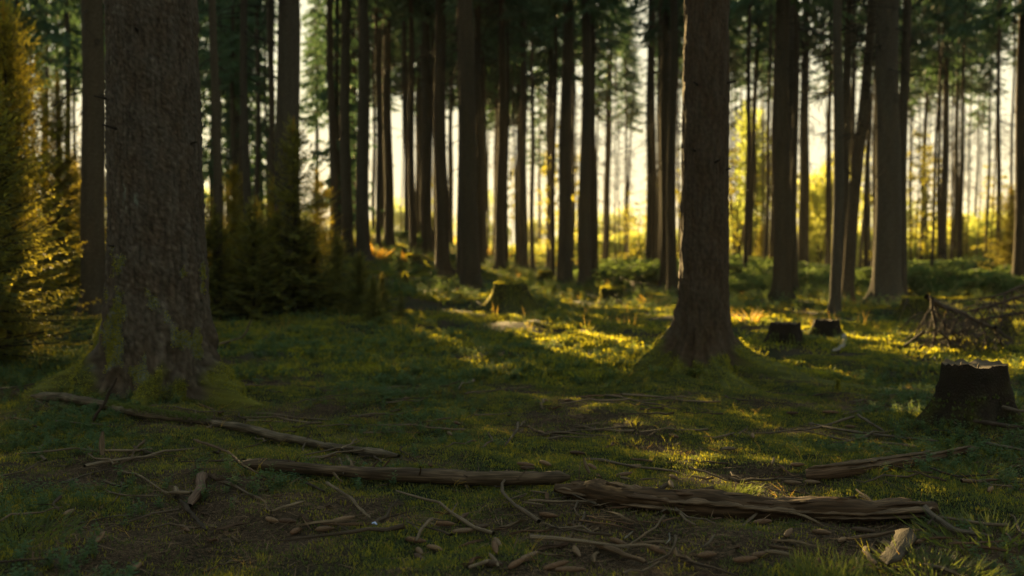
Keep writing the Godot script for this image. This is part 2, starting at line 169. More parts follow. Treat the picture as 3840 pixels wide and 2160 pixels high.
const STICKS := [
	["pale stick leaning on the left log against the huge trunk", "pale", 0.01, [Vector3(-4.51, -0.019, -12.74), Vector3(-3.83, 0.071, -10.44), Vector3(-3.64, 0.06, -9.73)]],
	["dark stick leaning across the left log", "dark", 0.013, [Vector3(-3.43, 0.018, -8.75), Vector3(-3.33, 0.174, -8.75), Vector3(-3.23, 0.377, -8.75)]],
	["short upright rotten peg left of the long log", "pale", 0.021, [Vector3(-2.84, -0.008, -7.4), Vector3(-2.83, 0.155, -7.4)]],
	["kinked brown stick below the left log", "brown", 0.008, [Vector3(-2.75, -0.002, -8.02), Vector3(-2.7, -0.008, -7.63), Vector3(-2.63, -0.023, -7.37), Vector3(-2.71, -0.036, -7.25)]],
	["thin grey stick lying left of the pale bent one", "grey", 0.006, [Vector3(-2.84, -0.046, -6.73), Vector3(-2.81, -0.068, -7.16), Vector3(-2.69, -0.048, -7.19)]],
	["pale arched stick ending at the knobbly wood", "pale", 0.006, [Vector3(-2.64, -0.054, -7.13), Vector3(-2.45, -0.036, -6.96), Vector3(-2.22, -0.023, -6.6), Vector3(-2.03, -0.008, -6.27)]],
	["thin pale twig running to the knobbly wood", "pale", 0.005, [Vector3(-2.5, -0.051, -6.57), Vector3(-2.35, -0.022, -6.33), Vector3(-2.17, -0.014, -6.24), Vector3(-2, -0.007, -6.24)]],
	["short crooked twig crossing the thin pale one", "grey", 0.005, [Vector3(-2.52, -0.065, -6.87), Vector3(-2.43, -0.062, -6.65), Vector3(-2.24, 0.005, -5.98)]],
	["thick knobbly reddish wood half sunk in moss", "bark", 0.028, [Vector3(-1.89, 0.032, -6.53), Vector3(-1.81, 0.015, -6.16), Vector3(-1.8, -0.029, -5.98)]],
	["stub of pale broken wood beside the knobbly wood", "pale", 0.013, [Vector3(-1.99, 0.008, -6.2), Vector3(-1.85, 0.023, -6.13)]],
	["upright end of the pale broken wood stub", "pale", 0.013, [Vector3(-2.01, 0.003, -6.38), Vector3(-1.94, -0.005, -6.17)]],
	["dark slanting stick right of the knobbly wood", "dark", 0.011, [Vector3(-1.87, 0.006, -6.02), Vector3(-1.76, -0.024, -5.85), Vector3(-1.54, 0.012, -5.36)]],
	["arched brown branch left end of the middle log", "brown", 0.009, [Vector3(-2.35, 0.023, -7.88), Vector3(-1.97, 0.036, -7.36), Vector3(-1.68, 0.085, -6.65), Vector3(-1.53, 0.069, -6.46)]],
	["twig standing up behind the left log", "brown", 0.009, [Vector3(-2.85, 0.014, -9.74), Vector3(-2.74, -0.022, -9.74), Vector3(-2.46, -0.033, -9.14)]],
	["reddish broken bark piece at the left edge", "red", 0.015, [Vector3(-4.3, -0.018, -9.13), Vector3(-4.11, -0.021, -9.06), Vector3(-3.78, 0.012, -8.49)]],
	["long thin twig low in the left corner", "grey", 0.004, [Vector3(-2.42, -0.012, -5.59), Vector3(-2.28, -0.022, -5.66), Vector3(-2.13, -0.01, -5.77), Vector3(-1.95, -0.029, -5.81)]],
	["forked bare branch, lower arm, right of the huge trunk's foot", "pale", 0.017, [Vector3(-4.38, 0.021, -15.68), Vector3(-4.15, 0.073, -15.68), Vector3(-3.94, 0.138, -15.68)]],
	["forked bare branch, upper arm pointing up, right of the huge trunk", "pale", 0.015, [Vector3(-4.14, 0.061, -16.45), Vector3(-4.06, 0.195, -16.45), Vector3(-3.99, 0.373, -16.45)]],
	["faint pale branch lying before the dark young spruces", "grey", 0.013, [Vector3(-3.86, 0.043, -16.6), Vector3(-3.86, 0.077, -17.42), Vector3(-3.8, 0.091, -17.73)]],
	["long curved stick leading down to the blue scrap", "pale", 0.009, [Vector3(-1.1, 0.048, -6.31), Vector3(-0.98, 0.06, -6.04), Vector3(-0.89, 0.051, -5.89), Vector3(-0.82, 0.027, -5.75), Vector3(-0.72, 0.054, -5.43)]],
	["dark stub lying left of the long curved stick", "dark", 0.008, [Vector3(-1.26, 0.002, -6.52), Vector3(-1.13, 0.042, -6.19), Vector3(-1.07, 0.04, -6.1)]],
	["splintered pale sliver of wood on the moss", "pale", 0.008, [Vector3(-1.28, 0.029, -5.68), Vector3(-1.21, 0.047, -5.73), Vector3(-1.13, 0.05, -5.83)]],
	["short stick leaning off the middle log", "brown", 0.007, [Vector3(-1.13, 0.038, -6.7), Vector3(-1.08, 0.029, -6.57), Vector3(-1.02, 0.023, -6.43)]],
	["thin twig propped on the middle log", "grey", 0.005, [Vector3(-1.16, 0.029, -7.18), Vector3(-1.08, 0.061, -6.78), Vector3(-1.04, 0.044, -6.58)]],
	["bark chip standing on edge behind the middle log", "red", 0.011, [Vector3(-0.83, 0.033, -6.72), Vector3(-0.79, 0.076, -6.72), Vector3(-0.76, 0.113, -6.72)]],
	["pale forked stick, thick arm, low in the middle", "pale", 0.008, [Vector3(-0.41, 0.04, -5.49), Vector3(-0.44, 0.053, -5.27), Vector3(-0.46, 0.032, -5.09)]],
	["pale forked stick, thin arm, low in the middle", "pale", 0.005, [Vector3(-0.41, 0.04, -5.49), Vector3(-0.34, 0.025, -5.51)]],
	["thin twig left of the pale forked stick", "grey", 0.004, [Vector3(-0.54, 0.042, -5.44), Vector3(-0.5, 0.041, -5.38), Vector3(-0.45, 0.026, -5.28)]],
	["pale stick cut by the lower edge of the picture", "pale", 0.009, [Vector3(-0.19, 0.041, -4.62), Vector3(-0.15, 0.03, -4.71), Vector3(-0.1, 0.025, -4.8)]],
	["pale stub pointing down at the lower edge", "pale", 0.009, [Vector3(-0.1, 0.031, -4.87), Vector3(-0.08, 0.021, -4.81), Vector3(-0.06, 0.01, -4.74)]],
	["curved stick standing in the open moss", "grey", 0.009, [Vector3(0.05, -0.05, -9.13), Vector3(0.04, 0.025, -8.3), Vector3(0, 0.01, -8.09), Vector3(-0.05, 0.011, -7.71)]],
	["bent thin branch lying in the open moss", "brown", 0.008, [Vector3(0.13, -0.061, -9.04), Vector3(0.23, -0.028, -8.47), Vector3(0.39, -0.041, -8.54), Vector3(0.54, -0.062, -8.68)]],
	["pale bark piece standing before the rotten log", "pale", 0.011, [Vector3(0.49, -0.003, -6.81), Vector3(0.47, 0.042, -6.81), Vector3(0.46, 0.099, -6.81)]],
	["thin upright twig before the rotten log", "pale", 0.004, [Vector3(0.42, -0.028, -6.66), Vector3(0.42, 0.047, -6.66), Vector3(0.43, 0.119, -6.66)]],
	["short pale splinter left of the rotten log", "pale", 0.007, [Vector3(0.06, -0.003, -6.03), Vector3(0.13, -0.002, -5.99), Vector3(0.18, -0.003, -5.96)]],
	["second pale splinter at the rotten log's left end", "pale", 0.006, [Vector3(0.11, -0.006, -6.34), Vector3(0.15, -0.006, -6.3), Vector3(0.21, -0.004, -6.27)]],
	["tilted pale splinter below the middle log's right end", "pale", 0.007, [Vector3(0.04, -0.001, -6.13), Vector3(0.09, -0.008, -6.27)]],
	["long straight splinter lying along the rotten log's front", "pale", 0.007, [Vector3(0.09, 0.008, -6.03), Vector3(0.25, 0.006, -6.01), Vector3(0.41, -0.011, -6.08), Vector3(0.55, -0.003, -6)]],
	["thin twig slanting before the rotten log's left part", "grey", 0.004, [Vector3(0.35, 0.011, -6.18), Vector3(0.42, -0.002, -6.09), Vector3(0.49, 0.028, -5.82)]],
	["pale arched twig right of the bark splinters", "pale", 0.005, [Vector3(0.79, 0.045, -5.54), Vector3(0.73, 0.019, -5.41), Vector3(0.64, 0.004, -5.28), Vector3(0.57, 0.005, -5.14), Vector3(0.54, -0.005, -5.05)]],
	["tiny white twig right of the pale arched one", "white", 0.004, [Vector3(0.79, 0.006, -5.35), Vector3(0.78, 0.001, -5.26), Vector3(0.74, 0.016, -5.11)]],
	["tiny white twig left of the pale arched one", "white", 0.004, [Vector3(0.61, 0.008, -5.37), Vector3(0.58, 0.004, -5.31), Vector3(0.55, 0.004, -5.25)]],
	["curved grey twig at the lower edge right of the middle", "grey", 0.005, [Vector3(0.97, 0.063, -5.1), Vector3(0.91, 0.068, -4.93), Vector3(0.85, 0.058, -4.87), Vector3(0.8, 0.047, -4.83)]],
	["thick bark-covered branch piece at the lower edge", "brown", 0.013, [Vector3(0.44, -0.006, -5.11), Vector3(0.51, -0.016, -5.05), Vector3(0.61, 0.003, -4.82)]],
	["long bark splinter, upper one before the rotten log", "red", 0.008, [Vector3(0.4, -0.008, -5.73), Vector3(0.5, 0.019, -5.54), Vector3(0.62, 0.017, -5.46)]],
	["long bark splinter, lower one before the rotten log", "red", 0.008, [Vector3(0.36, -0.02, -5.68), Vector3(0.5, 0.013, -5.48), Vector3(0.63, 0.002, -5.4)]],
	["bark strip running right before the rotten log", "red", 0.007, [Vector3(0.64, 0.024, -5.5), Vector3(0.74, 0.018, -5.49), Vector3(0.83, 0.022, -5.56), Vector3(0.95, 0.004, -5.68)]],
	["short curled bark strip under the rotten log", "red", 0.008, [Vector3(1.03, 0.025, -5.52), Vector3(1.11, 0.004, -5.65)]],
	["pale piece of wood on the moss right of the open middle", "pale", 0.015, [Vector3(1.5, 0, -7.62), Vector3(1.59, 0.001, -7.61)]],
	["brown stick lying behind the rotten log", "brown", 0.008, [Vector3(0.84, -0.057, -7.56), Vector3(0.92, -0.057, -7.52), Vector3(1, -0.059, -7.49)]],
	["flat pale chip behind the rotten log", "pale", 0.008, [Vector3(0.68, -0.02, -6.77), Vector3(0.75, -0.032, -6.77)]],
	["thin pale chip behind the rotten log, to the right", "pale", 0.006, [Vector3(0.82, -0.045, -6.83), Vector3(0.94, -0.05, -6.89)]],
	["pale stick on the ground left of the stump pair", "pale", 0.016, [Vector3(3.66, -0.002, -16.97), Vector3(3.86, 0.025, -16.88), Vector3(4.08, 0.031, -16.74)]],
	["dark broken twig beside the big right trunk's foot", "dark", 0.011, [Vector3(2.84, 0.181, -12.41), Vector3(2.77, 0.149, -12.41), Vector3(2.72, 0.181, -12.41)]],
	["strip of brown rotten wood in front of the big right trunk", "red", 0.02, [Vector3(0.49, 0.025, -9.87), Vector3(0.8, -0.125, -11.26), Vector3(1.08, -0.093, -11.12), Vector3(1.33, -0.037, -10.75)]],
	["long thin straight branch lying before the big dark stump", "grey", 0.011, [Vector3(2.56, -0.072, -9.22), Vector3(2.6, -0.023, -8.63), Vector3(2.89, -0.03, -8.38), Vector3(3.07, -0.032, -8.24), Vector3(3.11, 0.029, -7.78)]],
	["stick ending on the long thin branch", "grey", 0.011, [Vector3(2.91, 0.032, -9.02), Vector3(2.91, 0.016, -8.68), Vector3(2.93, -0.006, -8.42)]],
	["stick running out of the picture under the big dark stump", "grey", 0.011, [Vector3(3.44, 0.017, -7.76), Vector3(3.5, 0.028, -7.56), Vector3(3.58, 0.018, -7.47)]],
	["thick stick propped against the big dark stump", "grey", 0.021, [Vector3(4.27, 0.104, -10.29), Vector3(3.9, 0.188, -8.92), Vector3(3.79, 0.192, -8.3), Vector3(3.95, 0.167, -8.23)]],
	["old branch on the ground at the big dark stump's foot", "dark", 0.018, [Vector3(3.53, 0.096, -8.24), Vector3(3.64, 0.101, -8.08), Vector3(3.82, 0.086, -7.94)]],
	["brown branch below the rotten log's right part", "brown", 0.01, [Vector3(1.66, -0.009, -5.27), Vector3(1.82, -0.01, -5.34), Vector3(1.95, 0.001, -5.38), Vector3(2.08, -0.001, -5.41)]],
	["crooked root-like branch leaving the rotten log's right end", "grey", 0.016, [Vector3(2.24, 0.022, -5.89), Vector3(2.22, 0.026, -5.71), Vector3(2.22, 0.009, -5.58), Vector3(2.26, -0.016, -5.44), Vector3(2.41, -0.02, -5.33)]],
	["thin twig crossing the crooked branch", "dark", 0.004, [Vector3(2.12, 0.025, -5.44), Vector3(2.19, 0.026, -5.55), Vector3(2.28, 0.03, -5.66)]],
	["bark branch behind the dark tussock at the right", "red", 0.009, [Vector3(2.09, 0.012, -5.11), Vector3(2.2, 0.013, -5.12), Vector3(2.38, -0.02, -5.26), Vector3(2.45, -0.023, -5.3)]],
	["short pale stick right of the crooked branch", "pale", 0.006, [Vector3(2.39, -0.027, -5.57), Vector3(2.37, -0.034, -5.47), Vector3(2.32, -0.028, -5.32)]],
	["flat bark stick left of the low dark tussock", "brown", 0.009, [Vector3(1.21, 0.027, -5.02), Vector3(1.26, 0.024, -5), Vector3(1.33, 0.021, -4.98)]],
	["pale peeled stick left of the low dark tussock", "pale", 0.011, [Vector3(1.17, 0.033, -4.9), Vector3(1.22, 0.032, -4.88), Vector3(1.27, 0.034, -4.83)]],
	["broken branch end at the lower edge right of the tussock", "brown", 0.012, [Vector3(1.71, -0.024, -5.16), Vector3(1.64, 0.013, -4.9), Vector3(1.61, 0.027, -4.71)]],
	["small tilted chip left of the right-hand log", "pale", 0.007, [Vector3(1.71, 0.015, -7.03), Vector3(1.76, 0.036, -7.16)]],
	["bark strip at the left end of the right-hand log", "red", 0.008, [Vector3(1.75, 0.016, -7), Vector3(1.8, -0.025, -6.82), Vector3(1.84, -0.031, -6.78)]],
	["crooked dark branch below the right-hand log", "dark", 0.007, [Vector3(2.68, 0.023, -6.91), Vector3(2.62, 0.075, -6.43), Vector3(2.84, -0.004, -6.73), Vector3(3.03, 0.011, -6.72)]],
	["old stick at the right edge above the dark tussock", "brown", 0.012, [Vector3(2.64, 0.063, -6.27), Vector3(2.9, -0.011, -6.6), Vector3(3, -0.001, -6.6)]],
	["pale wood at the right edge above the dark tussock", "pale", 0.012, [Vector3(3.31, -0.026, -7.1), Vector3(3.4, -0.016, -7.1)]],
	["pale bent piece of peeled wood standing by the stump pair", "white", 0.031, [Vector3(5.23, 0.067, -16.9), Vector3(4.88, 0.031, -15.77), Vector3(4.44, 0.066, -14.54), Vector3(4.22, 0.065, -14.16)]]]
const LOG_LEFT := [Vector3(-4.51, 0.028, -10.05), Vector3(-4.23, 0.037, -9.91), Vector3(-3.87, 0.061, -9.57), Vector3(-3.5, 0.032, -9.36), Vector3(-3.18, 0.051, -8.95), Vector3(-2.79, 0.035, -8.74), Vector3(-2.45, -0.003, -8.72), Vector3(-2.18, -0.008, -8.51), Vector3(-1.88, -0.028, -8.3), Vector3(-1.57, -0.024, -7.98), Vector3(-1.39, -0.021, -7.81), Vector3(-1.07, -0.024, -7.6), Vector3(-0.77, 0.014, -7.22)]
const LOG_MIDDLE := [Vector3(-1.71, 0.059, -6.69), Vector3(-1.63, 0.035, -6.8), Vector3(-1.43, 0.023, -6.78), Vector3(-1.24, 0.008, -6.75), Vector3(-0.92, 0.023, -6.59), Vector3(-0.59, 0.028, -6.46), Vector3(-0.28, -0.026, -6.65), Vector3(0, -0.001, -6.51), Vector3(0.23, -0.019, -6.6), Vector3(0.37, -0.029, -6.68)]
const LOG_ROTTEN := [Vector3(0.25, -0.002, -6.26), Vector3(0.49, -0.019, -6.17), Vector3(0.67, 0.048, -5.75), Vector3(0.89, 0.016, -5.81), Vector3(1.11, 0.003, -5.79), Vector3(1.32, -0.012, -5.78), Vector3(1.54, -0.024, -5.79), Vector3(1.71, 0.013, -5.63), Vector3(1.94, -0.003, -5.69), Vector3(2.16, 0.002, -5.72), Vector3(2.3, -0.015, -5.81)]
const LOG_RIGHT := [Vector3(1.88, -0.018, -6.81), Vector3(2.02, 0.009, -6.76), Vector3(2.15, 0.04, -6.71), Vector3(2.44, -0.002, -7.03), Vector3(2.63, 0.018, -7.06), Vector3(2.96, -0.009, -7.39), Vector3(3.31, 0.002, -7.62)]
const LOG_FAR := [Vector3(3.86, -0.041, -51.12), Vector3(4.1, 0.069, -44.01), Vector3(4.54, 0.041, -39.34), Vector3(4.94, 0.005, -36.9), Vector3(5.33, 0.004, -34.94)]
const CONES := [
	[-2.4, -5.78, 1.47, 0.1, "pale", "pale cone low on the left beside the thin long twig"],
	[-2.02, -5.23, 1.64, 0.15, "pale", "pale cone left of the knobbly wood, nearest the left corner"],
	[-1.72, -5.6, -0.95, 0.15, "brown", "long cone under the dark slanting stick"],
	[-1.26, -5.6, -0.84, 0.12, "pale", "pale cone just below the splintered pale sliver"],
	[-1.17, -5.56, 0.03, 0.1, "dark", "dark open cone right of the pale one by the sliver"],
	[-1.1, -5.43, 1.14, 0.1, "brown", "reddish cone below the splintered sliver"],
	[-0.95, -5.42, 0.38, 0.1, "brown", "thin cone left of the blue scrap"],
	[-0.88, -5.56, 0.73, 0.14, "pale", "flat pale bark-like cone left of the long curved stick"],
	[-0.26, -5.74, 1.23, 0.15, "dark", "dark curved cone above the pair left of the middle"],
	[-0.35, -5.56, -0.29, 0.11, "brown", "brown cone, upper of two end to end"],
	[-0.25, -5.51, 0.19, 0.13, "pale", "long grey cone, lower of two end to end"],
	[-0.16, -5.6, 0.83, 0.11, "dark", "dark open cone right of the long grey one"],
	[-0.07, -5.3, -1.42, 0.15, "pale", "plump tan cone, upper of two side by side"],
	[-0.08, -4.99, -1.38, 0.15, "brown", "plump brown cone, lower of two side by side"],
	[-0.47, -5.18, -0.38, 0.12, "brown", "brown cone lying under the pale forked stick"],
	[-0.37, -5.1, -0.56, 0.1, "pale", "pale open cone right of the forked stick"],
	[-0.44, -5.06, -1.29, 0.12, "pale", "end-on cone at the tip of the forked stick"],
	[-0.42, -4.89, -1.14, 0.15, "dark", "dark crumbly cone at the lower edge left of the middle"],
	[0.47, -7.68, -0.87, 0.15, "dark", "dark cone in the open moss behind the rotten log"],
	[0.54, -7.12, -1.31, 0.15, "brown", "cone right of the upright bark piece"],
	[0.09, -7.05, -0.61, 0.14, "brown", "brown cone behind the middle log's right end, left one"],
	[0.22, -7.02, -0.94, 0.12, "pale", "short cone behind the middle log's right end, right one"],
	[0.1, -6.98, -0.19, 0.1, "dark", "cone tucked against the middle log"],
	[0.86, -7.44, 0.47, 0.1, "pale", "pale stubby cone behind the rotten log"],
	[0.73, -6.96, 0.66, 0.15, "brown", "brown cone behind the rotten log, left of the chips"],
	[0.2, -5.83, -0.91, 0.15, "brown", "long cone in front of the rotten log's left end"],
	[0.31, -5.1, -1.45, 0.15, "pale", "upright pale cone at the lower edge left of the bark-covered branch"],
	[0.46, -5.15, -0.81, 0.15, "pale", "long pale cone lying along the bark-covered branch"],
	[0.52, -5.23, -0.64, 0.1, "brown", "brown cone above the bark-covered branch"],
	[0.69, -5.07, -1.06, 0.15, "brown", "brown cone right of the bark-covered branch"],
	[0.89, -4.85, 0.34, 0.1, "brown", "cone under the curved grey twig"],
	[0.2, -4.82, 0.64, 0.14, "brown", "reddish cone at the lower edge"],
	[0.08, -4.94, 0.9, 0.15, "pale", "pale cone at the lower edge, left of the upright one"],
	[0.02, -4.82, 1.03, 0.14, "brown", "tilted cone at the lower edge below two side by side"],
	[0.26, -4.75, -0.05, 0.14, "brown", "cone cut by the lower edge under the upright one"],
	[1.04, -6.83, -1.32, 0.15, "brown", "cone behind the rotten log near the upright pale one"],
	[0.97, -6.5, -1.66, 0.15, "pale", "small pale cone standing against the rotten log"],
	[1.32, -5.61, 0.69, 0.14, "brown", "brown cone under the rotten log's middle"],
	[1.15, -4.91, 0.43, 0.11, "brown", "flat brown cone left of the peeled stick"],
	[1.06, -4.83, 0.39, 0.13, "brown", "long cone left of the low dark tussock"],
	[1.56, -5.37, -0.98, 0.12, "brown", "plump cone below the rotten log, left of the long one"],
	[1.8, -5.47, -0.45, 0.12, "dark", "long dark cone below the rotten log's right part"],
	[1.36, -5.24, 1.07, 0.15, "brown", "small cone below the rotten log, leftmost of three"],
	[1.65, -5.32, 0.9, 0.13, "pale", "pale stubby cone above the low dark tussock"],
	[1.77, -6.73, -0.15, 0.11, "pale", "pale cone left of the right-hand log"],
	[1.87, -6.99, 0.27, 0.1, "brown", "small cone behind the right-hand log's left end"],
	[1.89, -6.72, -0.21, 0.1, "pale", "tiny pale cone under the right-hand log"],
	[2.84, -9.54, -0.52, 0.15, "brown", "brown cone in the moss before the big dark stump, right one"],
	[2.54, -9.69, -0.41, 0.11, "dark", "dark cone in the moss before the big dark stump, left one"],
	[2.44, -5.76, -1.32, 0.1, "pale", "pale cone left of the big dark tussock"],
	[1.98, -5.27, -0.07, 0.11, "brown", "cone under the brown branch at the right"],
	[1.87, -5.29, -1.24, 0.1, "pale", "small pale cone on the brown branch's far side"],
	[2.94, -7.88, -0.66, 0.1, "pale", "tiny pale cone before the big dark stump"],
	[2.82, -6.29, 1, 0.15, "brown", "cone at the right edge beside the old stick"],
	[0.32, -9.97, -1.28, 0.15, "brown", "cone far out in the open moss"],
	[0.23, -8.52, -1.17, 0.15, "pale", "cone beside the bent thin branch"],
	[-0.49, -8.44, -1.36, 0.15, "pale", "small tan cone in the open moss, middle left"],
	[-0.46, -8.89, -0.89, 0.11, "brown", "little cone in the open moss beside a yellow leaf"],
	[-1.02, -10.27, 1.09, 0.15, "brown", "small cone far back left of the open moss"],
	[1.81, -8.04, -1.71, 0.15, "pale", "cone in the moss left of the long thin branch"],
	[1.26, -8.31, -0.96, 0.11, "brown", "lone cone in the moss before the big right trunk"],
	[-0.09, -4.78, -0.17, 0.1, "dark", "dark open cone in the lower edge heap"],
	[1.59, -4.88, -1.82, 0.15, "brown", "cone by the broken branch end at the lower edge"],
	[-1.73, -4.91, 1.57, 0.11, "pale", "yellowish cone at the lower left edge"],
	[2.81, -8.88, -1.25, 0.13, "brown", "cone just above the long thin branch"]]
const DEAD_LIMBS := [
	[0.042, [Vector3(5.85, 0.78, -15.2), Vector3(6.19, 0.65, -15.32), Vector3(6.59, 0.48, -15.44), Vector3(6.99, 0.32, -15.56), Vector3(7.31, 0.11, -15.68)]],
	[0.025, [Vector3(6.05, 0.7, -15.4), Vector3(6.19, 0.47, -15.52), Vector3(6.42, 0.26, -15.64), Vector3(6.61, 0.04, -15.76)]],
	[0.028, [Vector3(5.87, 0.77, -15), Vector3(5.95, 0.49, -15.12), Vector3(6.01, 0.2, -15.24), Vector3(6.03, -0.1, -15.36)]],
	[0.025, [Vector3(7.56, 0.77, -15.8), Vector3(7.26, 0.69, -15.92), Vector3(6.9, 0.54, -16.04), Vector3(6.66, 0.48, -16.16)]],
	[0.022, [Vector3(7.66, 0.5, -16), Vector3(7.36, 0.48, -16.12), Vector3(7.05, 0.39, -16.24), Vector3(6.86, 0.34, -16.36)]],
	[0.022, [Vector3(5.69, 0.31, -14.8), Vector3(5.6, 0.22, -14.92), Vector3(5.48, 0.1, -15.04), Vector3(5.44, -0.04, -15.16)]],
	[0.022, [Vector3(6, 0.3, -15.1), Vector3(6.22, 0.16, -15.22), Vector3(6.35, 0.07, -15.34), Vector3(6.44, -0.04, -15.46)]],
	[0.028, [Vector3(6.83, 0.34, -15.2), Vector3(6.97, 0.2, -15.32), Vector3(7.11, 0.01, -15.44), Vector3(7.2, -0.08, -15.56)]],
	[0.017, [Vector3(5.73, 0.12, -14.9), Vector3(5.64, 0.04, -15.02), Vector3(5.54, -0.06, -15.14)]],
	[0.02, [Vector3(7.46, 0.93, -15.6), Vector3(7.17, 0.82, -15.72), Vector3(6.93, 0.73, -15.84)]],
	[0.017, [Vector3(6.61, 0.47, -15.5), Vector3(6.55, 0.23, -15.62), Vector3(6.49, -0.01, -15.74)]],
	[0.017, [Vector3(6.66, 0.42, -15.2), Vector3(6.76, 0.2, -15.32), Vector3(6.88, -0.1, -15.44)]]]
const DEAD_PILE := [6.87, -17.82]
const SLAB := [Vector3(1.95, -0.021, -5.22), Vector3(1.81, -0.008, -4.97), Vector3(1.66, 0.008, -4.71)]
const FERNS := [Vector3(-4.3, 1.128, -33.69), Vector3(4.34, 0.122, -19.62), Vector3(3.66, 0.008, -28.06), Vector3(0.06, 0.391, -39.32), Vector3(-3.41, 1.06, -34.19)]
const SCRAP := [Vector3(-0.7, 0.037, -5.43)]
const TUSSOCKS := [Vector3(2.46, -0.048, -5.38), Vector3(1.39, 0.035, -4.67), Vector3(1.87, 0.007, -4.72), Vector3(-1.43, 0.04, -10.03), Vector3(-2.51, -0.017, -5.38), Vector3(-2.27, -0.015, -9.42), Vector3(1.33, 0.002, -6.37), Vector3(-8.04, -0.011, -17.23), Vector3(3.13, -0.032, -7.23)]


var rng := RandomNumberGenerator.new()
var used := {}
var M := {}
var fbm := FastNoiseLite.new()
var cells := FastNoiseLite.new()
var fine := FastNoiseLite.new()

# ------------------------------------------------------------------ helpers
class Builder:
	var v := PackedVector3Array()
	var n := PackedVector3Array()
	var c := PackedColorArray()
	var t := PackedVector2Array()
	var ix := PackedInt32Array()
	var col := Color(1, 1, 1)

	func leaf(p: Vector3, d: Vector3, s: Vector3, wide := 0.45) -> void:   # a pointed blade: base p, tip p + d, half width s
		var k := v.size()
		var nn := d.cross(s).normalized()
		v.append(p); v.append(p + d * wide + s); v.append(p + d); v.append(p + d * wide - s)
		for i in 4:
			n.append(nn); c.append(col); t.append(Vector2(0, 0))
		ix.append_array([k, k + 1, k + 2, k, k + 2, k + 3])

	func grid(pts: Array, uvs: Array, cols: Array, rows: int, across: int, closed: bool) -> void:   # rows x across points, smooth
		var k := v.size()
		var m := rows * across
		var acc := PackedVector3Array()
		acc.resize(m)
		for i in m:
			v.append(pts[i]); t.append(uvs[i]); c.append(cols[i])
		for r in rows - 1:
			for a in across - 1:
				var p := r * across + a
				var q := p + across
				ix.append_array([k + p, k + q, k + p + 1, k + p + 1, k + q, k + q + 1])
				var f1: Vector3 = (pts[p + 1] - pts[p]).cross(pts[q] - pts[p])
				var f2: Vector3 = (pts[q + 1] - pts[p + 1]).cross(pts[q] - pts[p + 1])
				acc[p] += f1; acc[q] += f1 + f2; acc[p + 1] += f1 + f2; acc[q + 1] += f2
		for r in rows:
			if closed:
				var s: Vector3 = acc[r * across] + acc[r * across + across - 1]
				acc[r * across] = s
				acc[r * across + across - 1] = s
		for i in m:
			n.append(acc[i].normalized() if acc[i].length_squared() > 1e-18 else Vector3.UP)

	func tube(path: Array, radii: Array, sides: int, flat := 1.0, rough := 0.0, seed_ := 0, caps := true) -> void:
		var noise := FastNoiseLite.new()
		noise.seed = seed_
		noise.frequency = 0.9
		var pts := []
		var uvs := []
		var cols := []
		var along := 0.0
		var rows := path.size()
		var ref := Vector3.UP
		var d0: Vector3 = (path[rows - 1] - path[0]).normalized()
		if absf(d0.y) > 0.8:
			ref = Vector3.RIGHT
		for i in rows:
			var d: Vector3 = (path[mini(i + 1, rows - 1)] - path[maxi(i - 1, 0)]).normalized()
			var sx := d.cross(ref).normalized()
			var sy := sx.cross(d).normalized()
			if i > 0:
				along += path[i].distance_to(path[i - 1])
			for a in sides + 1:
				var th := -TAU * (a % sides) / sides
				var rr: float = radii[i]
				if rough > 0.0:
					rr *= 1.0 + rough * noise.get_noise_3d(cos(th) * 1.3, sin(th) * 1.3, along / maxf(0.02, radii[rows / 2]) * 0.35) * 1.6
				pts.append(path[i] + sx * cos(th) * rr + sy * sin(th) * rr * flat)
				uvs.append(Vector2(float(a) / sides, along))
				cols.append(col)
		grid(pts, uvs, cols, rows, sides + 1, true)
		if caps:
			for e in [0, rows - 1]:
				var k := v.size()
				var d: Vector3 = (path[1] - path[0]).normalized() * -1.0 if e == 0 else (path[rows - 1] - path[rows - 2]).normalized()
				v.append(path[e]); n.append(d); c.append(col); t.append(Vector2(0.5, along))
				for a in sides + 1:
					v.append(pts[e * (sides + 1) + a]); n.append(d); c.append(col); t.append(Vector2(float(a) / sides, 0.0))
				for a in sides:
					if e == 0:
						ix.append_array([k, k + 2 + a, k + 1 + a])
					else:
						ix.append_array([k, k + 1 + a, k + 2 + a])

	func make(material: Material) -> ArrayMesh:
		var a := []
		a.resize(Mesh.ARRAY_MAX)
		a[Mesh.ARRAY_VERTEX] = v
		a[Mesh.ARRAY_NORMAL] = n
		a[Mesh.ARRAY_COLOR] = c
		a[Mesh.ARRAY_TEX_UV] = t
		a[Mesh.ARRAY_INDEX] = ix
		var m := ArrayMesh.new()
		m.add_surface_from_arrays(Mesh.PRIMITIVE_TRIANGLES, a)
		m.surface_set_material(0, material)
		return m

func srgb(r: float, g: float, b: float) -> Color:
	return Color(r, g, b).linear_to_srgb()

func numbered(called: String) -> String:
	var k: int = used.get(called, 0)
	used[called] = k + 1
	return called if k == 0 else "%s_%03d" % [called, k]

func tag(o: Node3D, label: String, category: String, group := "", kind := "") -> void:
	if label: o.set_meta("label", label)
	if category: o.set_meta("category", category)
	if group: o.set_meta("group", group)
	if kind: o.set_meta("kind", kind)

func thing(called: String, label: String, category: String, at: Vector3, group := "") -> Node3D:
	var o := Node3D.new()
	o.name = numbered(called)
	add_child(o)
	o.position = at
	tag(o, label, category, group)
	return o

func part(called: String, mesh: Mesh, parent: Node3D) -> MeshInstance3D:
	var o := MeshInstance3D.new()
	o.name = called
	o.mesh = mesh
	o.cast_shadow = GeometryInstance3D.SHADOW_CASTING_SETTING_DOUBLE_SIDED
	parent.add_child(o, true)
	return o

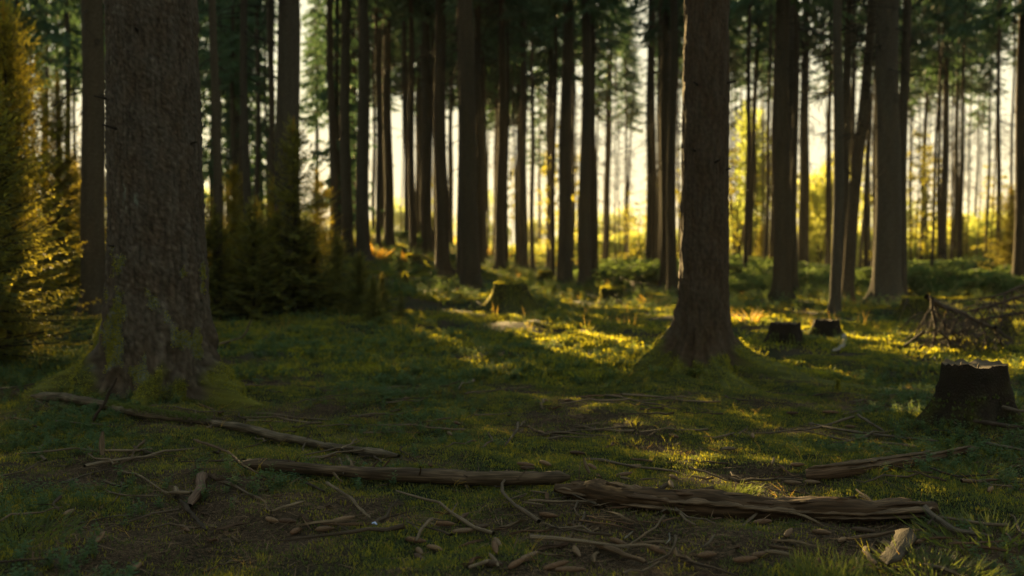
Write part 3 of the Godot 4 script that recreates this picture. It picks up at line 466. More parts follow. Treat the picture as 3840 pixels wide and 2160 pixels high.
func single(called: String, mesh: Mesh, label: String, category: String, at: Vector3, group := "", kind := "") -> MeshInstance3D:
	var o := part(numbered(called), mesh, self)
	o.position = at
	tag(o, label, category, group, kind)
	return o

func smooth(x: float) -> float:
	x = clampf(x, 0.0, 1.0)
	return x * x * (3.0 - 2.0 * x)

func ground_y(x: float, z: float) -> float:
	var d := -z
	var h := 2.1 * smooth((d - 14.0) / 34.0) * smooth((2.5 - x) / 9.0)
	h += 0.03 * sin(1.7 * x + 0.6) * sin(1.3 * z + 1.1) + 0.02 * sin(3.1 * x - 1.9 * z)
	h += 0.10 * sin(0.31 * x + 1.0) * sin(0.27 * z + 0.4) * smooth((d - 5.0) / 10.0)
	h += (0.034 * sin(5.1 * x + 2.0 * sin(1.3 * z)) * sin(4.3 * z + 1.7 * sin(1.1 * x)) + 0.017 * sin(9.7 * x - 3.1 * z) * sin(8.3 * z + 2.2 * x)) * smooth((60.0 - d) / 20.0)
	h += 0.055 * sin(2.3 * x + 1.5 * sin(0.9 * z)) * sin(1.9 * z + 1.1 * sin(1.3 * x)) * smooth((d - 8.0) / 6.0)
	for b in BUMPS:
		var q: float = ((x - b[0]) * (x - b[0]) + (z - b[1]) * (z - b[1])) / (b[3] * b[3])
		if q < 9.0:
			h += b[2] * exp(-q)
	return h

func on_ground(x: float, z: float, lift := 0.0) -> Vector3:
	return Vector3(x, ground_y(x, z) + lift, z)

func noise_texture(seed_: int, kind: int, freq: float, octaves: int, dark: float, light: float, size := 512, normal_ := false) -> NoiseTexture2D:
	var f := FastNoiseLite.new()
	f.seed = seed_
	f.noise_type = kind
	f.frequency = freq
	f.fractal_octaves = octaves
	if kind == FastNoiseLite.TYPE_CELLULAR:
		f.cellular_return_type = FastNoiseLite.RETURN_DISTANCE2_SUB
		f.domain_warp_enabled = true
		f.domain_warp_amplitude = 14.0
		f.domain_warp_frequency = 0.02
	var tx := NoiseTexture2D.new()
	tx.width = size
	tx.height = size
	tx.seamless = true
	tx.noise = f
	var g := Gradient.new()
	g.set_color(0, Color(dark, dark, dark))
	g.set_color(1, Color(light, light, light))
	if not normal_:
		tx.color_ramp = g
	return tx

func solid(texture: Texture2D, scale: Vector3, relief: float, rough := 0.9) -> StandardMaterial3D:
	var m := StandardMaterial3D.new()
	m.vertex_color_use_as_albedo = true
	m.roughness = rough
	m.metallic_specular = 0.25
	if texture:
		m.albedo_texture = texture
		m.uv1_scale = scale
		if relief > 0.0:
			m.heightmap_enabled = true
			m.heightmap_texture = texture
			m.heightmap_scale = relief
	return m

func leafy(albedo: Color, through: Color, rough := 0.75) -> StandardMaterial3D:
	var m := StandardMaterial3D.new()
	m.albedo_color = albedo.linear_to_srgb()
	m.backlight_enabled = true
	m.backlight = through.linear_to_srgb()
	m.roughness = rough
	m.metallic_specular = 0.2
	m.cull_mode = BaseMaterial3D.CULL_DISABLED
	return m

const FAR_MARKS := [[-0.387, "shadowed dark trunk"], [-0.327, "huge left trunk"], [-0.26, "two slim grey trunks"], [-0.207, "pointed young spruce"], [-0.15, "close pair of trunks"], [-0.10, "bent-footed thin trunk"], [-0.066, "dark mossy-footed trunk"], [-0.04, "thick dark trunk"], [0.0, "broad mossy stump"], [0.055, "close trio of trunks"], [0.09, "bright middle gap"], [0.127, "slim straight trunk"], [0.178, "big right trunk"], [0.225, "twig-hung slim trunk"], [0.25, "thick trunk with spreading foot"], [0.30, "slanting group"], [0.348, "massive grey trunk"], [0.395, "bent sapling"], [0.44, "right-hand poles"], [0.475, "right-edge trunk"]]

func beside(x: float, z: float) -> String:   # where a far thing is seen, by the nearest thing one can name
	var a := x / -z
	var best := 0
	for i in FAR_MARKS.size():
		if absf(a - FAR_MARKS[i][0]) < absf(a - FAR_MARKS[best][0]): best = i
	var off: float = a - FAR_MARKS[best][0]
	var how := ("just " if absf(off) < 0.011 else "") + ("right" if off > 0.0 else "left")
	return how + " of the " + FAR_MARKS[best][1]

func lying(x: float, z: float) -> String:   # where a small thing lies on the near floor
	var marks := [[mid(LOG_LEFT), "bleached left log"], [LOG_LEFT[1], "left log's pale end"], [mid(LOG_MIDDLE), "middle log"], [LOG_MIDDLE[1], "middle log's left end"], [LOG_ROTTEN[1], "rotten log's left end"], [mid(LOG_ROTTEN), "rotten log's middle"], [LOG_ROTTEN[9], "rotten log's right end"], [mid(LOG_RIGHT), "right-hand log"], [SLAB[1], "weathered slab"], [SCRAP[0], "blue scrap"], [Vector3(2.24, 0, -12.0), "big right trunk's foot"], [Vector3(-3.35, 0, -9.6), "huge left trunk's foot"], [Vector3(3.6, 0, -8.8), "big dark stump"], [Vector3(-1.9, 0, -6.0), "knobbly reddish wood"], [Vector3(-0.4, 0, -5.3), "pale forked stick"], [Vector3(0.1, 0, -8.5), "open moss's middle"]]
	var best := 0
	var here := Vector2(x, z)
	for i in marks.size():
		if here.distance_to(Vector2(marks[i][0].x, marks[i][0].z)) < here.distance_to(Vector2(marks[best][0].x, marks[best][0].z)): best = i
	var off := here - Vector2(marks[best][0].x, marks[best][0].z)
	var near := "close " if off.length() < 0.35 else "" if off.length() < 0.8 else "well "
	var way := ("right of" if off.x > 0.0 else "left of") if absf(off.x) > absf(off.y) else ("before" if off.y > 0.0 else "behind")
	return near + way + " the " + marks[best][1]


# ------------------------------------------------------------------ the place
func _ready() -> void:
	var camera := Camera3D.new()
	camera.name = "camera"
	var lens := CameraAttributesPhysical.new()
	lens.frustum_focal_length = 44.785
	lens.frustum_near = 0.1
	lens.frustum_far = 900.0
	lens.frustum_focus_distance = 6.4
	lens.exposure_aperture = 1.75
	camera.attributes = lens
	camera.fov = 30.0
	camera.near = 0.1
	camera.far = 900.0
	add_child(camera)
	camera.position = Vector3(0, 1.45, 0)
	camera.rotation_degrees = Vector3(-2.02, 0, 0)
	camera.current = true

	var around := WorldEnvironment.new()
	around.name = "surroundings"
	var env := Environment.new()
	env.background_mode = Environment.BG_SKY
	env.tonemap_mode = Environment.TONE_MAPPER_LINEAR
	env.tonemap_exposure = 8.6
	env.sdfgi_enabled = true
	env.ssao_enabled = true
	env.ssil_enabled = true
	var air := ProceduralSkyMaterial.new()
	air.sky_horizon_color = srgb(0.160, 0.142, 0.090)
	air.sky_top_color = srgb(0.086, 0.104, 0.100)
	air.sky_curve = 0.36
	air.ground_horizon_color = srgb(0.07, 0.064, 0.04)
	air.ground_bottom_color = srgb(0.02, 0.022, 0.013)
	air.sun_angle_max = 45.0
	air.sun_curve = 0.12
	env.fog_enabled = true
	env.fog_density = 0.00025
	env.fog_light_color = Color(1.0, 0.95, 0.82)
	var dome := Sky.new()
	dome.sky_material = air
	env.sky = dome
	around.environment = env
	add_child(around)

	var sun := DirectionalLight3D.new()
	sun.name = "sun"
	sun.light_color = Color(1.0, 0.84, 0.55)
	sun.light_energy = 1.6
	sun.light_angular_distance = 0.5
	sun.shadow_enabled = true
	sun.sky_mode = DirectionalLight3D.SKY_MODE_LIGHT_ONLY
	add_child(sun)
	var az := deg_to_rad(-15.0)
	var el := deg_to_rad(7.0)
	sun.basis = Basis.looking_at(-Vector3(sin(az) * cos(el), sin(el), -cos(az) * cos(el)), Vector3.UP)

	rng.seed = 20240917
	fbm.seed = 3
	fbm.frequency = 0.35
	fbm.fractal_octaves = 4
	cells.seed = 8
	cells.noise_type = FastNoiseLite.TYPE_CELLULAR
	cells.cellular_return_type = FastNoiseLite.RETURN_DISTANCE2_SUB
	cells.frequency = 19.0
	cells.domain_warp_enabled = true
	cells.domain_warp_amplitude = 0.05
	cells.domain_warp_frequency = 9.0
	cells.domain_warp_fractal_type = FastNoiseLite.DOMAIN_WARP_FRACTAL_NONE
	fine.seed = 12
	fine.frequency = 3.0
	fine.fractal_octaves = 3
	materials()
	ground()
	trees()
	young_trees()
	stumps()
	logs()
	dead_branches()
	sticks()
	cones()
	strewn()
	undergrowth()

func materials() -> void:
	var bark := noise_texture(1, FastNoiseLite.TYPE_CELLULAR, 0.022, 3, 0.55, 1.0, 1024)
	var grain := noise_texture(2, FastNoiseLite.TYPE_SIMPLEX_SMOOTH, 0.012, 5, 0.45, 1.0, 512)
	var soil := noise_texture(4, FastNoiseLite.TYPE_SIMPLEX_SMOOTH, 0.03, 5, 0.35, 1.0, 1024)
	M.bark = solid(bark, Vector3(1, 0.75, 1), 2.2, 0.95)
	var streak := noise_texture(6, FastNoiseLite.TYPE_SIMPLEX_SMOOTH, 0.02, 4, 0.74, 1.0, 512)
	M.bark_fine = solid(streak, Vector3(3, 1.4, 1), 1.0, 0.95)
	M.wood = solid(grain, Vector3(3.0, 0.55, 1), 0.5, 0.85)
	M.soil = solid(soil, Vector3(0.8, 0.8, 1), 1.6, 1.0)
	M.cone = solid(null, Vector3.ONE, 0, 0.7)
	M.needles = leafy(Color(0.022, 0.046, 0.028), Color(0.035, 0.065, 0.03))
	M.needles_pale = leafy(Color(0.030, 0.060, 0.036), Color(0.05, 0.09, 0.035))
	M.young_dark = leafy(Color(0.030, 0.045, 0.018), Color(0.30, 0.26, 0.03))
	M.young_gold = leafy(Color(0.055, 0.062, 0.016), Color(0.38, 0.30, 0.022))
	M.candle = leafy(Color(0.16, 0.09, 0.02), Color(0.50, 0.28, 0.03))
	M.moss = leafy(Color(0.046, 0.054, 0.023), Color(0.40, 0.37, 0.02))
	M.root_moss = leafy(Color(0.090, 0.095, 0.018), Color(0.26, 0.25, 0.02))
	M.moss_deep = leafy(Color(0.031, 0.043, 0.023), Color(0.14, 0.17, 0.025))
	M.grass = leafy(Color(0.036, 0.060, 0.022), Color(0.46, 0.43, 0.02))
	M.straw = leafy(Color(0.14, 0.10, 0.035), Color(0.50, 0.32, 0.05))
	M.berry = leafy(Color(0.028, 0.056, 0.028), Color(0.12, 0.16, 0.03), 0.85)
	M.shrub = leafy(Color(0.038, 0.070, 0.030), Color(0.10, 0.14, 0.03))
	M.bush = leafy(Color(0.10, 0.12, 0.02), Color(0.52, 0.53, 0.10))
	M.bush_deep = leafy(Color(0.06, 0.085, 0.02), Color(0.40, 0.46, 0.09))
	M.lace = leafy(Color(0.06, 0.075, 0.014), Color(0.34, 0.31, 0.03))
	M.litter = leafy(Color(0.085, 0.056, 0.034), Color(0.02, 0.01, 0.005), 0.9)
	M.litter_pale = leafy(Color(0.115, 0.082, 0.052), Color(0.02, 0.01, 0.005), 0.9)
	M.scrap = StandardMaterial3D.new()
	M.scrap.albedo_color = srgb(0.25, 0.32, 0.55)
	M.scrap.roughness = 0.35

# ------------------------------------------------------------------ ground
func steps(lo: float, hi: float, near: float, dense: float, grow: float) -> Array:
	var out := [0.0]
	var x := 0.0
	var s := dense
	while x < hi:
		if x > near: s *= grow
		x += s
		out.append(x)
	x = 0.0
	s = dense
	var back := []
	while x > lo:
		if x < -near: s *= grow
		x -= s
		back.append(x)
	back.reverse()
	return back + out

func brownness(x: float, z: float) -> float:   # 0 moss, 1 bare needle litter
	var d := -z
	var b := fbm.get_noise_2d(x * 1.6, z * 1.6) * 1.6 + 0.02
	b += 0.42 * smooth((6.6 - d) / 1.6) * smooth((x + 0.5) / 1.2)
	b += 0.14 * smooth((7.5 - d) / 2.0)
	return smooth((b + 0.25) / 0.9)

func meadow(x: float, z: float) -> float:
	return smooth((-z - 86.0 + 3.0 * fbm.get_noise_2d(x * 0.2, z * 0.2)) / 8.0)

func ground() -> void:
	var xs := steps(-420.0, 420.0, 6.0, 0.11, 1.07)
	var ds := steps(-80.0, 640.0, 9.0, 0.11, 1.045)
	var pts := []
	var uvs := []
	var cols := []
	var moss := Color(0.026, 0.040, 0.015)
	var litter := Color(0.062, 0.045, 0.029)
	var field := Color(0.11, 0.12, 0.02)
	for d in ds:
		for x in xs:
			var z: float = -d
			var y := ground_y(x, z)
			if d > 3.0 and d < 30.0:
				y += 0.012 * fine.get_noise_2d(x * 1.5, z * 1.5)
			pts.append(Vector3(x, y, z))
			uvs.append(Vector2(x, z))
			var k := brownness(x, z)
			if d > 40.0: k = 0.25
			var c := moss.lerp(litter, k)
			c = c * (1.0 + 0.35 * fine.get_noise_2d(x, z))
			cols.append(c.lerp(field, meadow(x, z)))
	var b := Builder.new()
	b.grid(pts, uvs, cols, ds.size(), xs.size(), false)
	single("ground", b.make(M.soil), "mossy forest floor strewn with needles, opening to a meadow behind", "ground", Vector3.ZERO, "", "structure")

# ------------------------------------------------------------------ trees
func trunk_mesh(r: float, lean: float, tall: float, mossy: float, sides: int, seed_: int) -> ArrayMesh:
	var b := Builder.new()
	var hs := [-0.4, -0.15, 0.0, 0.07, 0.15, 0.25, 0.38, 0.55, 0.8, 1.2, 1.7, 2.3, 3.0, 3.8, 4.8, 6.0, 7.5, 9.5, 12.0, 15.0, 19.0, tall]
	var pts := []
	var uvs := []
	var cols := []
	var ph := seed_ * 1.7
	var tint := 0.82 + 0.22 * sin(seed_ * 12.9)
	var warm := 0.5 + 0.5 * sin(seed_ * 7.7)
	var base := Color(0.122, 0.100, 0.070).lerp(Color(0.105, 0.094, 0.074), warm) * tint
	var green := Color(0.030, 0.040, 0.010)
	for y in hs:
		var off := Vector3(lean * y + 0.02 * sin(y * 0.7 + ph) * minf(y, 2.0), 0, 0.015 * sin(y * 0.5 + ph * 2.0))
		var rr: float = r * (1.04 - 0.80 * clampf((y - 1.0) / tall, -0.02, 1.0))
		for a in sides + 1:
			var th := TAU * (a % sides) / sides
			var lobes := 0.6 + 0.5 * sin(th * 3.0 + ph) + 0.35 * sin(th * 5.0 + ph * 2.3)
			var q: float = rr + r * (0.28 + 0.75 * maxf(lobes, 0.0)) * exp(-maxf(y, -0.1) / (0.10 + 0.55 * r))
			q *= 1.0 + 0.05 * fine.get_noise_3d(cos(th) * 0.4 + seed_, y * 0.35, sin(th) * 0.4)
			pts.append(off + Vector3(cos(th) * q, y, -sin(th) * q))
			uvs.append(Vector2(float(a) / sides * maxf(1.0, roundf(TAU * r * 1.1)), y))
			var g: float = clampf((mossy * 0.9 - y + 0.35 * lobes * mossy + 0.5 * fine.get_noise_3d(cos(th), y, sin(th)) * mossy) / 0.4, 0.0, 1.0)
			var k := base * (1.0 + 0.25 * fine.get_noise_3d(cos(th) * 0.6, y * 0.6 + seed_, sin(th) * 0.6))
			cols.append(k.lerp(green, g * 0.85))
	b.grid(pts, uvs, cols, hs.size(), sides + 1, true)
	return b.make(M.bark)

func crown_mesh(seed_: int, tall: float, wide: float) -> ArrayMesh:   # drooping spruce boughs, base at y = 0
	var r := RandomNumberGenerator.new()
	r.seed = seed_
	var b := Builder.new()
	var y := 0.0
	while y < tall - 0.3:
		var t := y / tall
		var reach := wide * minf(1.0, 0.55 + t * 2.5) * pow(1.0 - t, 0.75) + 0.15
		for i in r.randi_range(3, 5):
			var a := r.randf() * TAU
			var out := Vector3(cos(a), 0, sin(a))
			var side := Vector3(-sin(a), 0, cos(a))
			var len := reach * r.randf_range(0.45, 1.25)
			var p := Vector3(0, y + r.randf_range(-0.35, 0.35), 0)
			var n := int(len / 0.11) + 2
			var drop := r.randf_range(0.15, 1.25)
			for s in n:
				var f := float(s) / n
				var q := p + out * len * f + Vector3(0, -drop * len * f * (1.0 - 0.45 * f), 0)
				if f < 0.12: continue
				var hang := (0.62 - 0.32 * f) * r.randf_range(0.4, 1.3)
				for w in [-1.0, 1.0]:
					var dir: Vector3 = (side * w * r.randf_range(0.3, 0.9) + out * 0.4 + Vector3(0, -r.randf_range(0.2, 2.0), 0)).normalized() * hang
					b.leaf(q, dir, dir.cross(Vector3(r.randf() - 0.5, r.randf() - 0.5, r.randf() - 0.5)).normalized() * r.randf_range(0.036, 0.072))
		y += r.randf_range(0.10, 0.62)
	return b.make(M.needles if seed_ % 2 else M.needles_pale)

func twig_mesh(seed_: int, lo: float, hi: float, count: int, reach: float) -> ArrayMesh:   # bare dead side branches of a trunk
	var r := RandomNumberGenerator.new()
	r.seed = seed_
	var b := Builder.new()
	b.col = Color(0.045, 0.040, 0.034)
	for i in count:
		var y := lerpf(lo, hi, pow(r.randf(), 0.7))
		var a := r.randf() * TAU
		var len := reach * r.randf_range(0.25, 1.0) * (0.5 + 0.5 * (y - lo) / (hi - lo))
		var out := Vector3(cos(a), r.randf_range(-0.55, 0.1), sin(a))
		var p := Vector3(0, y, 0)
		var path := [p, p + out * len * 0.5, p + out * len + Vector3(r.randf() - 0.5, -0.35 * r.randf() - 0.05, r.randf() - 0.5) * len * 0.5]
		b.tube(path, [0.020, 0.014, 0.006], 3, 1.0, 0.0, 0, false)
		for k in 3:
			var f := r.randf_range(0.35, 0.9)
			var q: Vector3 = path[0].lerp(path[2], f)
			b.tube([q, q + Vector3(r.randf() - 0.5, -0.7 * r.randf() - 0.1, r.randf() - 0.5) * len * 0.5], [0.010, 0.005], 3, 1.0, 0.0, 0, false)
	return b.make(M.wood)

func add_tree(x: float, z: float, r: float, lean: float, label: String, group: String, mossy: float, sides: int, seed_: int, crowns: Array, twigs: Array, bare := 0.0) -> Node3D:
	var o := thing("spruce_tree", label, "tree", on_ground(x, z), group)
	var base := bare if bare > 0.0 else rng.randf_range(8.6, 11.5)
	var scale_ := clampf(r / 0.17, 0.65, 1.2)
	var tall := base + 14.0 * minf(scale_, 1.0)
	part("trunk", trunk_mesh(r, lean, tall, mossy, sides, seed_), o)
	var c := part("crown", crowns[seed_ % crowns.size()], o)
	c.position = Vector3(lean * base, base, 0)
	c.rotation.y = rng.randf() * TAU
	c.rotation.z = -atan(lean)
	c.scale = Vector3(scale_, minf(scale_, 1.0), scale_)
	if twigs.size():
		var w := part("dead_twig", twigs[seed_ % twigs.size()], o)
		w.set_meta("kind", "stuff")
		w.rotation.y = rng.randf() * TAU
		w.position.x = lean * 5.0
		w.rotation.z = -atan(lean) * 0.9
	return o

func big_trunk(called: String, label: String, at: Array, roots: Array, moss_top: float, lichen: bool, tilt: float, fine_to: float, ring: float, sides: int, tone: float) -> void:
	# a nearby trunk with real bark relief; roots: [angle, reach, width, height]
	var x: float = at[0]
	var z: float = at[1]
	var r: float = at[2]
	var o := thing(called, label, "tree", on_ground(x, z))
	var b := Builder.new()
	var pts := []
	var uvs := []
	var cols := []
	var hs := []
	var y := -0.35
	while y < fine_to:
		hs.append(y)
		y += ring
	hs.append_array([fine_to, fine_to + 0.6, 6.0, 8.0, 11.0, 15.0, 20.0, 26.0])
	var brown := Color(0.165, 0.128, 0.094)
	var grey := Color(0.185, 0.165, 0.140)
	var green := Color(0.105, 0.110, 0.020)
	var green2 := Color(0.060, 0.070, 0.018)
	var pale := Color(0.16, 0.20, 0.175)
	for h in hs:
		var rr: float = r * (1.06 - 0.7 * clampf((h - 0.6) / 26.0, -0.05, 1.0)) + r * 0.16 * exp(-maxf(h, 0.0) / 0.5)
		for a in sides + 1:
			var th := TAU * (a % sides) / sides
			var q: float = rr
			var lobe := 0.0
			for k in roots:
				var da: float = wrapf(th - k[0] - 0.25 * sin(h * 3.0 + k[0]), -PI, PI)
				var e: float = k[1] * exp(-(da * da) / (k[2] * k[2])) * exp(-maxf(h, -0.2) / k[3]) * (1.0 + 0.6 * fine.get_noise_2d(th * 1.4, h * 0.8))
				lobe = maxf(lobe, e)
			q += lobe
			var cx := cos(th)
			var sz := sin(th)
			var flake := cells.get_noise_3d(cx * r * 1.15, h * lerpf(0.38, 0.8, clampf(h / 3.0, 0.0, 1.0)), sz * r * 1.15)
			var bump := clampf((flake + 1.0) * 1.7, 0.0, 1.0)
			var rough := fine.get_noise_3d(cx * 0.9, h * 0.8, sz * 0.9)
			var spot := fbm.get_noise_3d(cx * 5.0 * r / 0.4, h * 5.0 + 4.0, sz * 5.0 * r / 0.4)
			var g: float = clampf((lobe * 2.6 + moss_top - h + 0.5 * rough + 0.9 * spot * moss_top) / 0.22 - 0.6, 0.0, 1.0) if moss_top > 0.0 else 0.0
			var amp := lerpf(0.016 if lichen else 0.010, 0.004, g)
			q += amp * (bump - 0.5) * 1.6 + 0.02 * rough
			if g > 0.1:
				q += 0.030 * g * (0.5 + fine.get_noise_3d(cx * 5.0, h * 6.0, sz * 5.0))
			pts.append(Vector3(tilt * h + cx * q, h, -sz * q))
			uvs.append(Vector2(float(a) / sides * maxf(1.0, roundf(TAU * r * 0.9)), h))
			var c := brown.lerp(grey, clampf(0.5 + rough * 0.9, 0.0, 1.0)) * (lerpf(0.40 + 0.82 * bump, 0.95, 0.0 if lichen else 0.7) + 0.42 * fine.get_noise_3d(cx * r * 9.0, h * 0.9, sz * r * 9.0)) * tone
			if not lichen: c = Color(c.r * 1.04, c.g * 0.94, c.b * 0.84)
			if lichen:
				var l := smooth((spot * 2.4 + 0.5 * rough + 0.06 - absf(h - 0.5) * 0.8 - absf(wrapf(th + 1.85, -PI, PI)) * 0.5) / 0.3)
				c = c.lerp(pale, l * 0.6)
			cols.append(c.lerp(green.lerp(green2, clampf(0.5 + spot * 1.5, 0, 1)) * (0.9 + 0.8 * fine.get_noise_3d(cx * 7.0, h * 7.0, sz * 7.0)), g * 0.92))
	b.grid(pts, uvs, cols, hs.size(), sides + 1, true)
	part("trunk", b.make(M.bark_fine), o)
	# the moss cushions' fuzz on the foot
	var f := Builder.new()
	var rr2 := RandomNumberGenerator.new()
	rr2.seed = 77
	var across := sides + 1
	for i in pts.size():
		var c: Color = cols[i]
		if c.g > c.r * 1.0 and pts[i].y < 1.4:
			for again in (6 if lichen else 9):
				var out: Vector3 = Vector3(pts[i].x, 0, pts[i].z).normalized()
				var up: Vector3 = (out * 0.7 + Vector3(rr2.randf() - 0.5, rr2.randf() * 0.9, rr2.randf() - 0.5)).normalized()
				f.leaf(pts[i] + Vector3(rr2.randf() - 0.5, rr2.randf() - 0.5, rr2.randf() - 0.5) * 0.035, up * rr2.randf_range(0.012, 0.028), up.cross(Vector3(rr2.randf() - 0.5, rr2.randf() - 0.5, rr2.randf() - 0.5)).normalized() * 0.005)
	if f.v.size():
		var mo := part("moss", f.make(M.root_moss), o)
		mo.set_meta("kind", "stuff")
	var cr := part("crown", crown_mesh(41, 15.0, 3.0), o)
	cr.position = Vector3(tilt * 10.0, 10.5, 0)
	for k in 5:
		var h := rr2.randf_range(1.2, 3.6)
		var th := rr2.randf_range(-2.9, -0.3)
		var p := Vector3(tilt * h + cos(th) * r * 0.98, h, -sin(th) * r * 0.98)
		var out := Vector3(cos(th), 0.15, -sin(th))
		var s := Builder.new()
		s.col = Color(0.05, 0.042, 0.034)
		var l := rr2.randf_range(0.05, 0.16)
		s.tube([p - out * 0.03, p + out * l * 0.5, p + out * l], [0.016, 0.011, 0.008], 6, 1.0, 0.2, k)
		part("branch_stub", s.make(M.wood), o)

func trees() -> void:
	var crowns := [crown_mesh(1, 14.0, 2.5), crown_mesh(2, 14.0, 2.9), crown_mesh(3, 14.0, 2.2), crown_mesh(4, 14.0, 2.6), crown_mesh(5, 14.0, 3.0)]
	var twigs := [twig_mesh(11, 2.6, 10.0, 34, 1.3), twig_mesh(12, 3.5, 10.0, 44, 1.6), twig_mesh(13, 2.0, 10.0, 26, 1.0), twig_mesh(14, 3.0, 11.0, 50, 1.9)]
	big_trunk("spruce_tree", "huge flaky-barked spruce trunk with mossy spreading roots and pale lichen, at the left", BIG_LEFT, [[-2.85, 0.62, 0.20, 0.30], [-2.42, 0.34, 0.16, 0.40], [-1.95, 0.16, 0.14, 0.3], [-1.22, 0.32, 0.22, 0.42], [-0.85, 0.20, 0.12, 0.25], [-0.35, 0.52, 0.15, 0.30], [0.6, 0.3, 0.4, 0.3], [1.7, 0.3, 0.4, 0.3], [2.6, 0.35, 0.4, 0.3]], 0.12, true, -0.012, 3.7, 0.017, 150, 0.52)
	big_trunk("spruce_tree", "big dark spruce trunk on a moss mound right of the middle, its left edge lit", BIG_RIGHT, [[-2.9, 0.42, 0.30, 0.26], [-2.15, 0.20, 0.22, 0.15], [-1.7, 0.12, 0.2, 0.2], [-1.2, 0.3, 0.4, 0.14], [-0.25, 0.5, 0.3, 0.16], [0.9, 0.4, 0.4, 0.2], [2.1, 0.4, 0.4, 0.2]], 0.09, false, 0.004, 4.4, 0.024, 96, 0.34)
	var i := 20
	for t in TRUNKS:
		i += 1
		var mossy := 0.0
		if t[5] == "m": mossy = 0.28
		var near: bool = t[1] > -36.0
		add_tree(t[0], t[1], t[2], t[3], t[4], "", mossy, 20 if near else 12, i, crowns, twigs, 1.4 if t[5] == "e" else 2.8 if t[5] == "d" else 6.2 if t[5] == "l" else 10.8 if t[1] > -27.0 else 0.0 if t[1] > -45.0 else 10.5 if t[0] < 0.5 else 13.0 + 1.5 * sin(i * 2.0))
	for t in FAR_TREES:
		i += 1
		add_tree(t[0], t[1], t[2], t[3], "%s far trunk %s, in the %s row" % ["hair-thin" if t[2] < 0.07 else "slim" if t[2] < 0.13 else "stouter", beside(t[0], t[1]), "nearest" if t[1] > -58.0 else "middle" if t[1] > -72.0 else "farthest"], "far trunks in the rows at the back", 0.0, 8, i, crowns, twigs if t[0] > 0.0 else [], rng.randf_range(9.5, 12.5) if t[0] < 0.5 else rng.randf_range(12.0, 17.0))
	for t in AROUND_TREES:
		i += 1
		add_tree(t[0], t[1], t[2], t[3], "spruce of the same forest standing past the picture's edges", "spruces around the clearing", 0.0, 8, i, crowns, [], 0.0)

func young_mesh(seed_: int, tall: float, reach: float, material: Material, each := 0.036) -> Array:
	var r := RandomNumberGenerator.new()
	r.seed = seed_
	var b := Builder.new()
	var w := Builder.new()
	w.col = Color(0.05, 0.04, 0.03)
	w.tube([Vector3.ZERO, Vector3(0.02, tall * 0.5, 0), Vector3(0, tall * 0.97, 0)], [0.012 * tall, 0.008 * tall, 0.004], 6, 1.0, 0.0, 0, false)
	var y := 0.05 * tall
	while y < tall * 0.97:
		var t := y / tall
		var far := reach * pow(1.0 - t, 0.85) + 0.06
		var n := r.randi_range(5, 7)
		for i in n:
			var a := r.randf() * TAU
			var out := Vector3(cos(a), 0, sin(a))
			var side := Vector3(-sin(a), 0, cos(a))
			var len := far * r.randf_range(0.65, 1.15)
			var rise := lerpf(-0.35, 0.75, t) + r.randf_range(-0.3, 0.3)
			var y0 := y + r.randf_range(-0.04, 0.04) * tall
			var m := int(len / each) + 2
			var tip := Vector3.ZERO
			for s in m:
				var f := float(s) / m
				var q := Vector3(0, y0, 0) + out * len * f + Vector3(0, rise * len * f + 0.22 * len * f * f, 0)
				tip = q
				var l := (0.05 + 0.16 * (1.0 - f)) * r.randf_range(0.6, 1.2) * (0.55 + 0.45 * minf(len, 1.0))
				for k in [-1.0, 1.0]:
					var dir: Vector3 = (side * k * 0.8 + out * 0.65 + Vector3(0, r.randf_range(-0.45, 0.25), 0)).normalized() * l
					b.leaf(q, dir, dir.cross(Vector3(r.randf() - 0.5, 0.8, r.randf() - 0.5)).normalized() * r.randf_range(0.010, 0.020))
					var sub: Vector3 = (dir * 0.5 + Vector3(r.randf() - 0.5, r.randf() - 0.7, r.randf() - 0.5) * l).normalized() * l * 0.7
					b.leaf(q + dir * r.randf_range(0.2, 0.6), sub, sub.cross(Vector3(r.randf() - 0.5, 0.8, r.randf() - 0.5)).normalized() * 0.013)
			if len > 0.25:
				w.tube([Vector3(0, y0, 0), tip], [0.005 + 0.004 * len, 0.002], 3, 1.0, 0.0, 0, false)
			b.leaf(tip, (out + Vector3(0, rise + 0.3, 0)) * 0.09, side * 0.012)
		y += r.randf_range(0.05, 0.09) * (0.6 + 0.12 * tall)
	var c := Builder.new()
	for k in 7:
		var d := Vector3(r.randf() - 0.5, 0, r.randf() - 0.5) * (0.9 if k else 0.0) + Vector3(0, 1.0, 0)
		var l := (0.10 if k else 0.16) * tall / 2.0 + 0.05
		for q in 3:
			c.leaf(Vector3(0, tall * (0.93 if k else 0.96), 0), d.normalized() * l * r.randf_range(0.8, 1.0), Vector3(cos(q * 1.05), 0, sin(q * 1.05)) * 0.016)
	return [w.make(M.wood), b.make(material), c.make(M.candle)]

